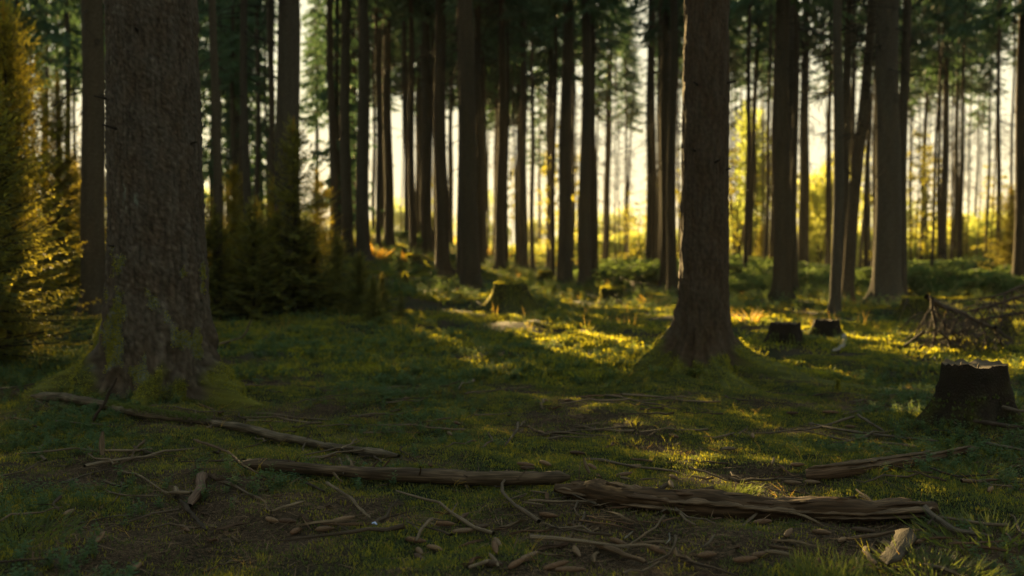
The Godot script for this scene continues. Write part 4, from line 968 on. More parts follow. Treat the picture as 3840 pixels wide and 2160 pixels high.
func young_trees() -> void:
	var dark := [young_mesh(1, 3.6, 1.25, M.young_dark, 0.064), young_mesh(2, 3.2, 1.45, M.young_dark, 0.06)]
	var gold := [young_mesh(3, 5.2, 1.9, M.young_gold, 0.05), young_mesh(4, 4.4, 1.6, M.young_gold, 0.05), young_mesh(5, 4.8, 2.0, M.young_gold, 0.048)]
	var heights := {0: [3.6, 3.2], 1: [5.2, 4.4, 4.8]}
	var i := 0
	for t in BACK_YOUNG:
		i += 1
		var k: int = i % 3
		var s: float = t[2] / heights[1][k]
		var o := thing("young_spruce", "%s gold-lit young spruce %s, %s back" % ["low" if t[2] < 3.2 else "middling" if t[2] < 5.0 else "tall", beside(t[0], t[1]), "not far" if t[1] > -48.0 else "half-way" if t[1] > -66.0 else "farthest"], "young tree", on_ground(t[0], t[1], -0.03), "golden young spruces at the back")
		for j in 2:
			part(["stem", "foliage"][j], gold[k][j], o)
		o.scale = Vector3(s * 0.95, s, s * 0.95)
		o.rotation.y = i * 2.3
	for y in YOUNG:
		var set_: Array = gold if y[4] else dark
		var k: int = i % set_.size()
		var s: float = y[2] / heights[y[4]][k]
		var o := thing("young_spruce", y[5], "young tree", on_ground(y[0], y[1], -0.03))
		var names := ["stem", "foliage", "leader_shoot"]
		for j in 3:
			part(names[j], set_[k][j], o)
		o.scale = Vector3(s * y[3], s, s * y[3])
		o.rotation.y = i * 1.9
		i += 1

# ------------------------------------------------------------------ stumps, logs, sticks
func stumps() -> void:
	var i := 0
	for s in STUMPS:
		i += 1
		var r: float = s[2]
		var h: float = s[3]
		var how: String = s[5]
		var o := thing("tree_stump", s[4], "stump", on_ground(s[0], s[1], -0.02))
		var sides := 40
		var b := Builder.new()
		var pts := []
		var uvs := []
		var cols := []
		var bark := Color(0.050, 0.040, 0.030)
		var green := Color(0.078, 0.088, 0.016)
		var rows := 13
		var edge := []
		for y in rows:
			var f := float(y) / (rows - 1)
			for a in sides + 1:
				var th := TAU * (a % sides) / sides
				var lobe := 0.5 + 0.5 * sin(th * 4.0 + i * 1.3) + 0.3 * sin(th * 7.0 + i)
				var q := r * ((0.70 if how == "moss" else 0.80) + ((0.7 + 0.9 * lobe) * exp(-f * 2.8) if how == "moss" else (0.45 + 0.75 * lobe) * exp(-f * 2.6)))
				if how == "point": q *= 1.0 - 0.75 * f
				q *= 1.0 + 0.06 * fine.get_noise_3d(cos(th) * 0.8, f * 1.2 + i, sin(th) * 0.8)
				var top := h * (1.0 + (0.30 if how == "point" else 0.2 if how != "cut" else 0.09) * fine.get_noise_2d(cos(th) * 0.9 + i * 5.0, sin(th) * 0.9))
				var p := Vector3(cos(th) * q, lerpf(-0.1, top, f), -sin(th) * q)
				pts.append(p)
				uvs.append(Vector2(float(a) / sides * 3.0, p.y * 2.0))
				var nz := fine.get_noise_3d(p.x * 1.5 + i, p.y * 1.5, p.z * 1.5)
				var g := 0.0
				if how == "moss": g = clampf(0.85 + nz, 0.0, 1.0)
				elif how == "half": g = clampf((f - 0.65) * 3.0 + lobe * 0.5 - 0.2 + nz, 0.0, 1.0)
				elif how == "cut": g = clampf(0.45 - f * 1.3 + lobe * 0.35 + nz, 0.0, 0.9)
				else: g = clampf(0.4 + nz, 0.0, 1.0)
				cols.append((bark * (0.65 if how == "cut" else 1.0) * (1.0 + 0.5 * nz)).lerp(green, g * 0.9))
				if y == rows - 1: edge.append(p)
		b.grid(pts, uvs, cols, rows, sides + 1, true)
		part("bark", b.make(M.bark), o)
		var c := Builder.new()
		var tp := []
		var tu := []
		var tc := []
		var wood := Color(0.15, 0.118, 0.082)
		if how == "moss" or how == "half": wood = green
		for k in 6:
			var f := 1.0 - k / 5.0
			for a in sides + 1:
				var e: Vector3 = edge[a]
				var p := Vector3(e.x * f, lerpf(h * 0.96, e.y, f * f) + 0.012 * fine.get_noise_2d(e.x * f * 4.0, e.z * f * 4.0), e.z * f)
				tp.append(p)
				tu.append(Vector2(f * 2.0, float(a) / sides))
				tc.append(wood * (0.85 + 0.35 * sin(f * r * 160.0) * 0.4))
		c.grid(tp, tu, tc, 6, sides + 1, true)
		part("cut_top", c.make(M.wood), o)
		if how == "cut":
			for k in 2:   # torn slivers left standing along the hinge of the cut
				var e: Vector3 = edge[int(sides * (0.60 + 0.11 * k))] * Vector3(0.86, 1.0, 0.86)
				var sl := [e - Vector3(0, 0.03, 0), e + Vector3(0.0, 0.03 * r / 0.3, 0), e + Vector3(0.01, (0.035 + 0.02 * k) * r / 0.3, 0)]
				var sb := Builder.new()
				sb.col = Color(0.13, 0.10, 0.07)
				sb.tube(sl, [0.05 * r, 0.04 * r, 0.008 * r], 6, 0.5, 0.3, k)
				part("splinter", sb.make(M.wood), o)
		if true:
			var m := Builder.new()
			for k in int(500 + 3500 * r):
				var a := rng.randf() * TAU
				var onto: Vector3
				if how == "cut":
					onto = pts[rng.randi_range(0, int(pts.size() * 0.6))]
					if fine.get_noise_3d(onto.x * 1.5 + i, onto.y * 1.5, onto.z * 1.5) < -0.05: continue
				elif rng.randf() < 0.5 or how == "half":
					onto = edge[int(a / TAU * sides)] * Vector3(1, 1, 1)
					var f := sqrt(rng.randf())
					onto = Vector3(onto.x * f, onto.y, onto.z * f)
					if how == "half" and rng.randf() < 0.35: onto = pts[rng.randi_range(rows * (sides + 1) / 3, pts.size() - 1)]
				else:
					onto = pts[rng.randi_range(0, pts.size() - 1)]
				var up := Vector3(rng.randf() - 0.5 + onto.x / r * 0.3, rng.randf_range(0.4, 1.2), rng.randf() - 0.5 + onto.z / r * 0.3).normalized()
				m.leaf(onto, up * rng.randf_range(0.02, 0.05), up.cross(Vector3(rng.randf() - 0.5, 0.1, rng.randf() - 0.5)).normalized() * 0.008)
			part("moss", m.make(M.moss if how != "cut" else M.moss_deep), o).set_meta("kind", "stuff")

func refine(path: Array, each: float) -> Array:
	var c := Curve3D.new()
	for i in path.size():
		var prev: Vector3 = path[maxi(i - 1, 0)]
		var next: Vector3 = path[mini(i + 1, path.size() - 1)]
		var h := (next - prev) / 6.0
		c.add_point(path[i], -h, h)
	var out := []
	var l := c.get_baked_length()
	var n := maxi(3, int(l / each))
	for i in n + 1:
		out.append(c.sample_baked(l * i / n))
	return out

func mid(path: Array) -> Vector3:
	return path[path.size() / 2]

func log_thing(called: String, label: String, category: String, path: Array, r0: float, r1: float, col: Color, moss_from: float, moss_to: float, seed_: int) -> Node3D:
	var at := mid(path)
	var o := thing(called, label, category, at)
	var p := refine(path, 0.07)
	var rad := []
	for i in p.size():
		var f := float(i) / (p.size() - 1)
		p[i] = p[i] - at + Vector3(0.012 * sin(i * 0.7 + seed_), lerpf(r0, r1, f) * 0.7 + 0.025, 0.012 * cos(i * 0.53))
		var e := minf(f, 1.0 - f)
		rad.append(lerpf(r0, r1, f) * (0.35 + 0.65 * smooth(e / 0.04)) * (1.0 + 0.10 * sin(i * 0.31 + seed_ * 2.0)))
	var b := Builder.new()
	b.col = col
	b.tube(p, rad, 14, 0.9, 0.26, seed_)
	# uneven tone along the wood
	for i in b.c.size():
		var q := b.v[i] + at
		b.c[i] = b.c[i] * (0.95 + 0.9 * fine.get_noise_3d(q.x * 0.5, q.y * 4.0, q.z * 4.0))
	part("wood", b.make(M.wood), o)
	if moss_to > moss_from:
		var m := Builder.new()
		for k in 2600:
			var f := rng.randf_range(moss_from, moss_to)
			var i := int(f * (p.size() - 1))
			var a := rng.randf_range(0.1, PI - 0.1)
			var c: Vector3 = p[i].lerp(p[mini(i + 1, p.size() - 1)], rng.randf())
			var up := Vector3(0, sin(a), cos(a))
			c += up * rad[i] * 0.92
			var d := (up + Vector3(rng.randf() - 0.5, rng.randf() - 0.3, rng.randf() - 0.5) * 0.9).normalized()
			m.leaf(c, d * rng.randf_range(0.012, 0.032), d.cross(Vector3(rng.randf() - 0.5, 0.2, rng.randf() - 0.5)).normalized() * 0.006)
		part("moss", m.make(M.moss_deep), o).set_meta("kind", "stuff")
	return o

func knot(o: Node3D, p: Vector3, d: Vector3, r: float, col: Color) -> void:
	var b := Builder.new()
	b.col = col
	b.tube([p, p + d * 0.5 + Vector3(0.004, 0, 0), p + d], [r, r * 0.8, r * 0.45], 7, 1.0, 0.2, 5)
	part("branch_stub", b.make(M.wood), o)

func slab(path: Array, wide: float, thick: float, seed_: int, col: Color) -> ArrayMesh:   # a long splintered board of rotten wood
	var b := Builder.new()
	var n := path.size()
	var pts := []
	var uvs := []
	var cols := []
	var ring := [[-1.0, -0.4], [-0.8, 0.55], [-0.25, 1.0], [0.35, 0.8], [0.9, 0.35], [1.0, -0.3], [0.3, -0.9], [-0.4, -0.8], [-1.0, -0.4]]
	for i in n:
		var f := float(i) / (n - 1)
		var d: Vector3 = (path[mini(i + 1, n - 1)] - path[maxi(i - 1, 0)]).normalized()
		var side := d.cross(Vector3.UP).normalized()
		var up := side.cross(d)
		var e := minf(f, 1.0 - f)
		for k in ring.size():
			var kk := k % 8
			var w := wide * (0.75 + 0.5 * fine.get_noise_2d(i * 0.35 + seed_ * 9.0, kk * 1.7) + 0.22 * fine.get_noise_2d(i * 1.3, kk * 3.7 + seed_)) * smooth((e * n - absf(fine.get_noise_2d(kk * 3.0, seed_)) * 5.0 + 0.6) / 2.2)
			var h := thick * (0.8 + 0.9 * fine.get_noise_2d(i * 0.21 + seed_, kk * 2.9 + 40.0) + 0.35 * fine.get_noise_2d(i * 1.6 + seed_, kk * 4.3)) * smooth((e * n + 0.5) / 1.5)
			pts.append(path[i] + side * ring[k][0] * w + up * ring[k][1] * h)
			uvs.append(Vector2(k / 8.0, f * n * 0.05))
			cols.append(col * (0.85 + 0.7 * fine.get_noise_2d(kk * 2.0 + seed_, i * 0.08)))
	b.grid(pts, uvs, cols, n, 9, true)
	return b.make(M.wood)

func logs() -> void:
	var grey := Color(0.155, 0.128, 0.094)
	var brown := Color(0.112, 0.082, 0.056)
	var a := log_thing("fallen_log", "long thin bleached log lying before the huge left trunk, moss on part of it", "log", LOG_LEFT, 0.043, 0.030, grey, 0.24, 0.52, 3)
	var at := mid(LOG_LEFT)
	knot(a, LOG_LEFT[6] - at + Vector3(0.02, 0.05, 0), Vector3(0.01, 0.09, 0.03), 0.012, grey)
	knot(a, LOG_LEFT[8] - at + Vector3(0.05, 0.0, 0.04), Vector3(0.0, -0.05, 0.06), 0.014, grey)
	var m := log_thing("fallen_log", "long thin brown log running across the lower middle behind the cones", "log", LOG_MIDDLE, 0.040, 0.050, brown, 0.6, 0.6, 7)
	at = mid(LOG_MIDDLE)
	knot(m, LOG_MIDDLE[6] - at + Vector3(-0.05, 0.05, 0), Vector3(0.05, 0.07, 0.0), 0.012, grey)
	knot(m, LOG_MIDDLE[6] - at + Vector3(-0.02, 0.03, 0.03), Vector3(0.03, -0.03, 0.05), 0.012, grey)
	knot(m, LOG_MIDDLE[2] - at + Vector3(0.02, 0.05, 0), Vector3(-0.02, 0.08, 0.0), 0.007, brown)
	for k in 7:
		var q: Vector3 = LOG_LEFT[4 + k] - mid(LOG_LEFT) + Vector3(0.03, 0.055, 0.01 * k - 0.03)
		knot(a, q, Vector3(rng.randf_range(-0.06, 0.06), rng.randf_range(0.02, 0.09), rng.randf_range(-0.05, 0.08)), rng.randf_range(0.005, 0.010), grey)
		q = LOG_MIDDLE[1 + k] - at + Vector3(0.03, 0.06, 0.01 * k - 0.03)
		knot(m, q, Vector3(rng.randf_range(-0.07, 0.07), rng.randf_range(0.02, 0.08), rng.randf_range(-0.05, 0.09)), rng.randf_range(0.005, 0.010), brown)
	# the rotten log: a crumbling core and splintered boards lying along it
	at = mid(LOG_ROTTEN)
	var o := thing("rotten_log", "thick rotten log split into long reddish splinters in the lower right", "log", at)
	var p := refine(LOG_ROTTEN, 0.05)
	var rad := []
	for i in p.size():
		var f := float(i) / (p.size() - 1)
		p[i] = p[i] - at + Vector3(0, 0.05, -0.03)
		rad.append((0.025 + 0.062 * smooth(f / 0.12) * (1.0 - 0.55 * smooth((f - 0.5) / 0.5))) * (1.0 + 0.12 * sin(i * 0.37)))
	var b := Builder.new()
	b.col = Color(0.075, 0.048, 0.031)
	b.tube(p, rad, 14, 0.85, 0.3, 4)
	part("core", b.make(M.wood), o)
	var boards := [[0.0, 0.22, 0.035, 0.05, 0.022, 0.050], [0.05, 0.34, 0.085, 0.0, 0.022, 0.045], [0.13, 0.50, 0.065, 0.055, 0.020, 0.050], [0.16, 0.58, 0.10, -0.015, 0.016, 0.034], [0.30, 0.72, 0.060, 0.065, 0.022, 0.055], [0.36, 0.80, 0.095, 0.02, 0.016, 0.040], [0.44, 0.95, 0.085, -0.03, 0.020, 0.040], [0.55, 1.0, 0.045, 0.06, 0.016, 0.045], [0.62, 0.99, 0.070, 0.02, 0.013, 0.030], [0.2, 0.46, 0.02, 0.085, 0.014, 0.035], [0.68, 0.98, 0.015, 0.07, 0.010, 0.030]]
	var j := 0
	for q in boards:
		j += 1
		var path := []
		var n0 := int(q[0] * (p.size() - 1))
		var n1 := int(q[1] * (p.size() - 1))
		for i in range(n0, n1 + 1):
			path.append(p[i] + Vector3(0.004 * sin(i * 0.9 + j), q[2] * (0.9 + 0.1 * sin(i * 0.4 + j)) - 0.03, q[3]))
		part("splinter", slab(path, q[5], q[4], j, Color(0.185, 0.130, 0.086) if j % 3 else Color(0.125, 0.080, 0.051)), o)
	# the log at the right
	at = mid(LOG_RIGHT)
	o = thing("rotten_log", "short crumbling log with a broken hollow end at the right", "log", at)
	p = refine(LOG_RIGHT, 0.05)
	rad = []
	for i in p.size():
		var f := float(i) / (p.size() - 1)
		p[i] = p[i] - at + Vector3(0, 0.035, 0)
		rad.append(lerpf(0.062, 0.022, f) * (0.75 + 0.25 * smooth(f / 0.1)) * (1.0 + 0.1 * sin(i * 0.5)))
	b = Builder.new()
	b.col = Color(0.14, 0.094, 0.060)
	b.tube(p, rad, 14, 0.85, 0.28, 6)
	part("core", b.make(M.wood), o)
	for q in [[0.02, 0.4, 0.045, 0.02, 0.015, 0.035], [0.25, 0.7, 0.045, 0.0, 0.013, 0.032], [0.1, 0.5, 0.02, 0.05, 0.012, 0.03], [0.5, 0.98, 0.03, 0.02, 0.010, 0.022]]:
		j += 1
		var path := []
		for i in range(int(q[0] * (p.size() - 1)), int(q[1] * (p.size() - 1)) + 1):
			path.append(p[i] + Vector3(0, q[2], q[3]))
		part("splinter", slab(path, q[5], q[4], j, Color(0.16, 0.115, 0.075)), o)
	log_thing("fallen_log", "dark fallen trunk far back behind the yellow-topped stump", "log", LOG_FAR, 0.16, 0.13, Color(0.05, 0.042, 0.032), 0.5, 0.5, 9)
	# weathered slab and blue scrap
	at = SLAB[1]
	var path2 := []
	for i in 14:
		var f := i / 13.0
		path2.append(SLAB[0].lerp(SLAB[2], f) - at + Vector3(0, 0.05 + 0.06 * (1.0 - f), 0))
	single("wood_slab", slab(path2, 0.062, 0.016, 60, Color(0.105, 0.085, 0.062)), "weathered grey split slab of wood at the lower edge, right", "wood", at)
	var sc := Builder.new()
	sc.tube([Vector3(-0.012, 0.022, 0), Vector3(0.0, 0.026, 0.004), Vector3(0.013, 0.018, 0.008)], [0.007, 0.010, 0.006], 8, 0.6, 0.3, 3)
	single("blue_scrap", sc.make(M.scrap), "tiny blue scrap at the end of the long curved stick", "scrap", SCRAP[0])

func dead_branches() -> void:
	var at := on_ground(DEAD_PILE[0], DEAD_PILE[1])
	var o := thing("dead_branch", "pile of bare dark fallen boughs with drooping twigs at the right", "branch", at)
	var bark := Color(0.11, 0.090, 0.072)
	var k := 0
	for l in DEAD_LIMBS:
		k += 1
		var p := refine(l[1], 0.15)
		var rad := []
		for i in p.size():
			p[i] = p[i] - at + Vector3(0.015 * sin(i * 1.7 + k), 0.015 * cos(i * 1.3), 0)
			rad.append(l[0] * (1.0 - 0.55 * i / p.size()))
		var b := Builder.new()
		b.col = bark
		b.tube(p, rad, 7, 1.0, 0.15, k)
		part("limb", b.make(M.wood), o)
		var t := Builder.new()
		t.col = bark
		for i in range(1, p.size()):
			for q in 4:
				var d := Vector3(rng.randf_range(-0.55, 0.45), -rng.randf_range(0.1, 0.85), rng.randf_range(-0.3, 0.3))
				var lo: float = p[i].y + d.y
				if lo < 0.02: d.y = 0.02 - p[i].y
				var m: Vector3 = p[i] + d * 0.5 + Vector3(rng.randf_range(-0.06, 0.06), 0.05, 0)
				t.tube([p[i], m, p[i] + d], [0.009, 0.006, 0.003], 4, 1.0, 0.0, 0, false)
				t.tube([m, m + Vector3(rng.randf_range(-0.2, 0.2), -rng.randf_range(0.02, 0.2), rng.randf_range(-0.2, 0.2))], [0.004, 0.002], 3, 1.0, 0.0, 0, false)
		part("twig", t.make(M.wood), o).set_meta("kind", "stuff")

	for j in 12:
		k += 1
		var from := Vector3(rng.randf_range(-0.2, 1.7), rng.randf_range(0.15, 0.6), rng.randf_range(-0.5, 0.6))
		var way := Vector3(rng.randf_range(-1.0, 0.2), rng.randf_range(-0.55, 0.15), rng.randf_range(-0.3, 0.3)) * rng.randf_range(0.6, 1.1)
		var b := Builder.new()
		b.col = bark
		if (from + way).y < 0.0: way.y = -from.y
		b.tube([from, from + way * 0.4 + Vector3(0, 0.06, 0), from + way * 0.75, from + way], [0.016, 0.013, 0.010, 0.005], 6, 1.0, 0.15, k)
		for q in 5:
			var p := from + way * rng.randf_range(0.2, 0.9)
			b.tube([p, p + Vector3(rng.randf_range(-0.35, 0.15), -rng.randf_range(0.0, 0.35), rng.randf_range(-0.2, 0.2))], [0.007, 0.003], 4, 1.0, 0.0, 0, false)
		part("limb", b.make(M.wood), o)

func sticks() -> void:
	var tones := {"grey": Color(0.15, 0.127, 0.098), "pale": Color(0.23, 0.18, 0.125), "white": Color(0.30, 0.29, 0.25), "brown": Color(0.155, 0.108, 0.072), "dark": Color(0.065, 0.050, 0.040), "red": Color(0.17, 0.10, 0.060), "bark": Color(0.17, 0.115, 0.088)}
	var i := 0
	for s in STICKS:
		i += 1
		var at: Vector3 = mid(s[3])
		var thick: float = s[2] * 1.2
		var p := refine(s[3], maxf(0.03, s[2] * 2.5))
		var rad := []
		for k in p.size():
			var f := float(k) / (p.size() - 1)
			p[k] = p[k] - at + Vector3(0, s[2] * 0.9 + 0.022, 0) + Vector3(sin(k * 1.1 + i), 0.5 * sin(k * 0.9), cos(k * 1.3 + i)) * s[2] * 0.25
			rad.append(thick * (1.05 - 0.35 * f) * (0.55 + 0.45 * smooth(minf(f, 1.0 - f) / 0.06)) * (1.0 + 0.12 * sin(k * 0.8 + i)))
		var b := Builder.new()
		b.col = tones[s[1]]
		var flat := 0.45 if s[1] == "red" else 0.9
		b.tube(p, rad, 9, flat, 0.22, i)
		for k in b.c.size():
			b.c[k] = b.c[k] * (0.95 + 0.6 * fine.get_noise_3d(b.v[k].x * 3.0 + i, b.v[k].y * 6.0, b.v[k].z * 3.0))
		single("stick" if s[1] != "red" else "bark_strip", b.make(M.wood), s[0], "stick" if s[1] != "red" else "bark", at)

func cone_mesh(open_: float, col: Color, col2: Color, seed_: int) -> ArrayMesh:   # length 1 along x, scales in diamonds
	var b := Builder.new()
	var pts := []
	var uvs := []
	var cols := []
	var rows := 25
	var sides := 16
	for i in rows:
		var f := float(i) / (rows - 1)
		var r := 0.135 * pow(sin(PI * clampf(0.06 + f * 0.92, 0.0, 1.0)), 0.55) * (1.08 - 0.22 * f)
		for a in sides + 1:
			var th := TAU * (a % sides) / sides
			var s := sin(th * 8.0 + (PI if i % 2 else 0.0)) * 0.5 + 0.5
			var q := r * (1.0 + open_ * s + 0.06 * fine.get_noise_2d(th * 3.0 + seed_, f * 9.0))
			if i == 0 or i == rows - 1: q = 0.004
			pts.append(Vector3(f - 0.5 + open_ * 0.05 * s, cos(th) * q + 0.02 * sin(f * 3.0 + seed_), sin(th) * q))
			uvs.append(Vector2(a, i))
			cols.append(col2.lerp(col, s) * (0.9 + 0.5 * fine.get_noise_2d(f * 5.0, th + seed_)))
	b.grid(pts, uvs, cols, rows, sides + 1, true)
	return b.make(M.cone)

func cones() -> void:
	var shapes := {
		"brown": [cone_mesh(0.26, Color(0.15, 0.092, 0.056), Color(0.050, 0.030, 0.020), 1), cone_mesh(0.2, Color(0.13, 0.085, 0.055), Color(0.055, 0.036, 0.024), 2)],
		"pale": [cone_mesh(0.15, Color(0.185, 0.125, 0.078), Color(0.075, 0.050, 0.032), 3), cone_mesh(0.22, Color(0.165, 0.118, 0.078), Color(0.065, 0.045, 0.031), 4)],
		"dark": [cone_mesh(0.45, Color(0.075, 0.052, 0.038), Color(0.022, 0.015, 0.011), 5), cone_mesh(0.38, Color(0.085, 0.055, 0.038), Color(0.028, 0.018, 0.013), 6)],
	}
	var i := 0
	for c in CONES:
		i += 1
		var o := single("spruce_cone", shapes[c[4]][i % 2], c[5], "cone", on_ground(c[0], c[1], 0.024), "cones on the forest floor")
		var fat := 1.0 if c[4] != "dark" else 0.9
		o.basis = Basis.from_euler(Vector3(i * 1.3, c[2], sin(i * 2.1) * 0.10)) * Basis.from_scale(Vector3(c[3], 0.098 * fat, 0.098 * fat))

func strewn() -> void:
	var r := RandomNumberGenerator.new()
	r.seed = 99
	var twigs := []
	for k in 7:
		var b := Builder.new()
		b.col = [Color(0.17, 0.135, 0.10), Color(0.10, 0.075, 0.055), Color(0.24, 0.19, 0.135)][k % 3]
		var l := r.randf_range(0.2, 0.55) * (1.9 if k % 2 else 1.0)
		var path := []
		var rad := []
		for i in 8:
			var f := i / 7.0
			path.append(Vector3((f - 0.5) * l, 0.012 + 0.02 * r.randf(), 0.10 * l * sin(f * 3.0 + k) + 0.03 * l * r.randf()))
			rad.append(r.randf_range(0.8, 1.1) * lerpf(0.0075, 0.003, f) * (1.0 + 0.4 * (k % 2)))
		b.tube(path, rad, 6, 0.9, 0.2, k)
		if k % 2:
			b.tube([path[3], path[3] + Vector3(0.04, 0.015, 0.07)], [0.004, 0.002], 5, 1.0, 0.0, 0)
		twigs.append(b.make(M.wood))
	for k in 260:
		var d := pow(r.randf(), 0.8) * 6.5 + 4.7
		var x := r.randf_range(-0.48, 0.48) * d
		if r.randf() > brownness(x, -d) + 0.45: continue
		var o := single("twig", twigs[k % 7], "%s dry twig %s" % [["grey", "short brown", "pale", "long grey", "brown", "long pale", "short grey"][k % 7], lying(x, -d)], "twig", on_ground(x, -d, 0.012), "dry twigs strewn over the near floor")
		o.basis = Basis.from_euler(Vector3(r.randf_range(-0.1, 0.1), r.randf() * TAU, r.randf_range(-0.08, 0.08))) * Basis.from_scale(Vector3.ONE * r.randf_range(0.7, 1.5))
	var chips := []
	for k in 5:
		var path := []
		for i in 7:
			path.append(Vector3((i / 6.0 - 0.5) * (0.10 + 0.05 * k), 0.01 + 0.004 * sin(i * 1.3 + k), 0.008 * sin(i + k)))
		chips.append(slab(path, 0.012 + 0.004 * (k % 3), 0.006, 80 + k, [Color(0.16, 0.095, 0.055), Color(0.22, 0.16, 0.10), Color(0.10, 0.062, 0.04)][k % 3]))
	for k in 130:
		var d := pow(r.randf(), 1.3) * 5.0 + 4.7
		var x := r.randf_range(-0.30, 0.48) * d
		if r.randf() > brownness(x, -d) + 0.1: continue
		var o := single("bark_chip", chips[k % 5], "%s flat chip %s" % [["small reddish", "pale", "dark", "reddish", "long pale"][k % 5], lying(x, -d)], "bark chip", on_ground(x, -d, 0.012), "bark chips on the near floor")
		o.basis = Basis.from_euler(Vector3(r.randf_range(-0.25, 0.25), r.randf() * TAU, r.randf_range(-0.15, 0.15))) * Basis.from_scale(Vector3.ONE * r.randf_range(0.6, 1.5))

# ------------------------------------------------------------------ undergrowth
func tuft(seed_: int, blades: int, tall: float, spread: float, half: float, bend: float, material: Material) -> ArrayMesh:
	var r := RandomNumberGenerator.new()
	r.seed = seed_
	var b := Builder.new()
	for i in blades:
		var a := r.randf() * TAU
		var p := Vector3(cos(a), 0, sin(a)) * spread * sqrt(r.randf())
		var d := (Vector3(cos(a), 0, sin(a)) * bend * r.randf() + Vector3(r.randf() - 0.5, 1.1, r.randf() - 0.5)).normalized()
		var l := tall * r.randf_range(0.5, 1.1)
		var s := d.cross(Vector3(r.randf() - 0.5, 0.1, r.randf() - 0.5)).normalized() * half
		if bend > 0.8:
			b.leaf(p, d * l * 0.6, s, 0.5)
			b.leaf(p + d * l * 0.4, (d + Vector3(cos(a), -0.2, sin(a)) * 0.6).normalized() * l * 0.6, s * 0.8, 0.3)
		else:
			b.leaf(p, d * l, s)
	return b.make(material)

func sprig(seed_: int, stems: int, tall: float, leaf_len: float, material: Material) -> ArrayMesh:
	var r := RandomNumberGenerator.new()
	r.seed = seed_
	var b := Builder.new()
	for i in stems:
		var a := r.randf() * TAU
		var lean := Vector3(cos(a), 0, sin(a)) * r.randf_range(0.1, 0.6)
		var l := tall * r.randf_range(0.5, 1.1)
		b.leaf(Vector3.ZERO, (Vector3.UP + lean).normalized() * l, Vector3(-sin(a), 0, cos(a)) * 0.002)
		for k in 6:
			var q := (Vector3.UP + lean).normalized() * l * (0.35 + 0.11 * k)
			var w := a + k * 2.4
			var d := Vector3(cos(w), r.randf_range(-0.15, 0.35), sin(w)).normalized() * leaf_len * r.randf_range(0.7, 1.1)
			b.leaf(q, d, Vector3(-sin(w), r.randf_range(-0.3, 0.3), cos(w)) * leaf_len * 0.3)
	return b.make(material)

func flat_bits(seed_: int, count: int, spread: float, len: float, half: float, material: Material) -> ArrayMesh:
	var r := RandomNumberGenerator.new()
	r.seed = seed_
	var b := Builder.new()
	for i in count:
		var a := r.randf() * TAU
		var p := Vector3(r.randf() - 0.5, 0, r.randf() - 0.5) * spread * 2.0 + Vector3(0, r.randf_range(0.004, 0.016), 0)
		var l := len * r.randf_range(0.5, 1.2)
		var d := Vector3(cos(a), r.randf_range(-0.12, 0.15), sin(a)) * l
		b.leaf(p, d, Vector3(-sin(a), r.randf_range(-0.3, 0.3), cos(a)) * half)
	return b.make(material)

func scatter(called: String, label: String, category: String, meshes: Array, count: int, d0: float, d1: float, lo: float, hi: float, keep: Callable, power := 2.0) -> void:
	# spread over the wedge of ground in front, from d0 to d1 metres away, beyond its edges a little
	var per := count / meshes.size()
	for k in meshes.size():
		var where: Array[Transform3D] = []
		var tries := 0
		while where.size() < per and tries < per * 6:
			tries += 1
			var d := pow(lerpf(pow(d0, power), pow(d1, power), rng.randf()), 1.0 / power)
			var x := rng.randf_range(-0.56, 0.56) * d
			if rng.randf() > keep.call(x, -d): continue
			var s := rng.randf_range(lo, hi)
			var t := Transform3D(Basis.from_euler(Vector3(rng.randf_range(-0.15, 0.15), rng.randf() * TAU, rng.randf_range(-0.15, 0.15))).scaled(Vector3(s, s * rng.randf_range(0.7, 1.2), s)), on_ground(x, -d, -0.004))
			where.append(t)
		var mm := MultiMesh.new()
		mm.transform_format = MultiMesh.TRANSFORM_3D
		mm.mesh = meshes[k]
		mm.instance_count = where.size()
		for i in where.size():
			mm.set_instance_transform(i, where[i])
		var o := MultiMeshInstance3D.new()
		o.name = numbered(called)
		o.multimesh = mm
		add_child(o)
		tag(o, label, category, "", "stuff")

func shrub_mesh(seed_: int, leaf_len: float, count: int, material: Material) -> ArrayMesh:   # width 1, height 1
	var r := RandomNumberGenerator.new()
	r.seed = seed_
	var b := Builder.new()
	var lumps := []
	for i in 9:
		lumps.append([Vector3(r.randf_range(-0.42, 0.42), r.randf_range(0.08, 0.75), r.randf_range(-0.42, 0.42)), r.randf_range(0.08, 0.28)])
	for i in count:
		var l: Array = lumps[r.randi() % 9]
		var d := Vector3(r.randf() - 0.5, r.randf() - 0.4, r.randf() - 0.5).normalized()
		var p: Vector3 = l[0] + d * l[1] * pow(r.randf(), 0.7) * 1.25
		if p.y < 0.02: continue
		var q := (d + Vector3(r.randf() - 0.5, r.randf() - 0.3, r.randf() - 0.5)).normalized() * leaf_len * r.randf_range(0.6, 1.2)
		b.leaf(p, q, q.cross(Vector3(r.randf() - 0.5, r.randf() - 0.5, r.randf() - 0.5)).normalized() * leaf_len * 0.22)
	return b.make(material)

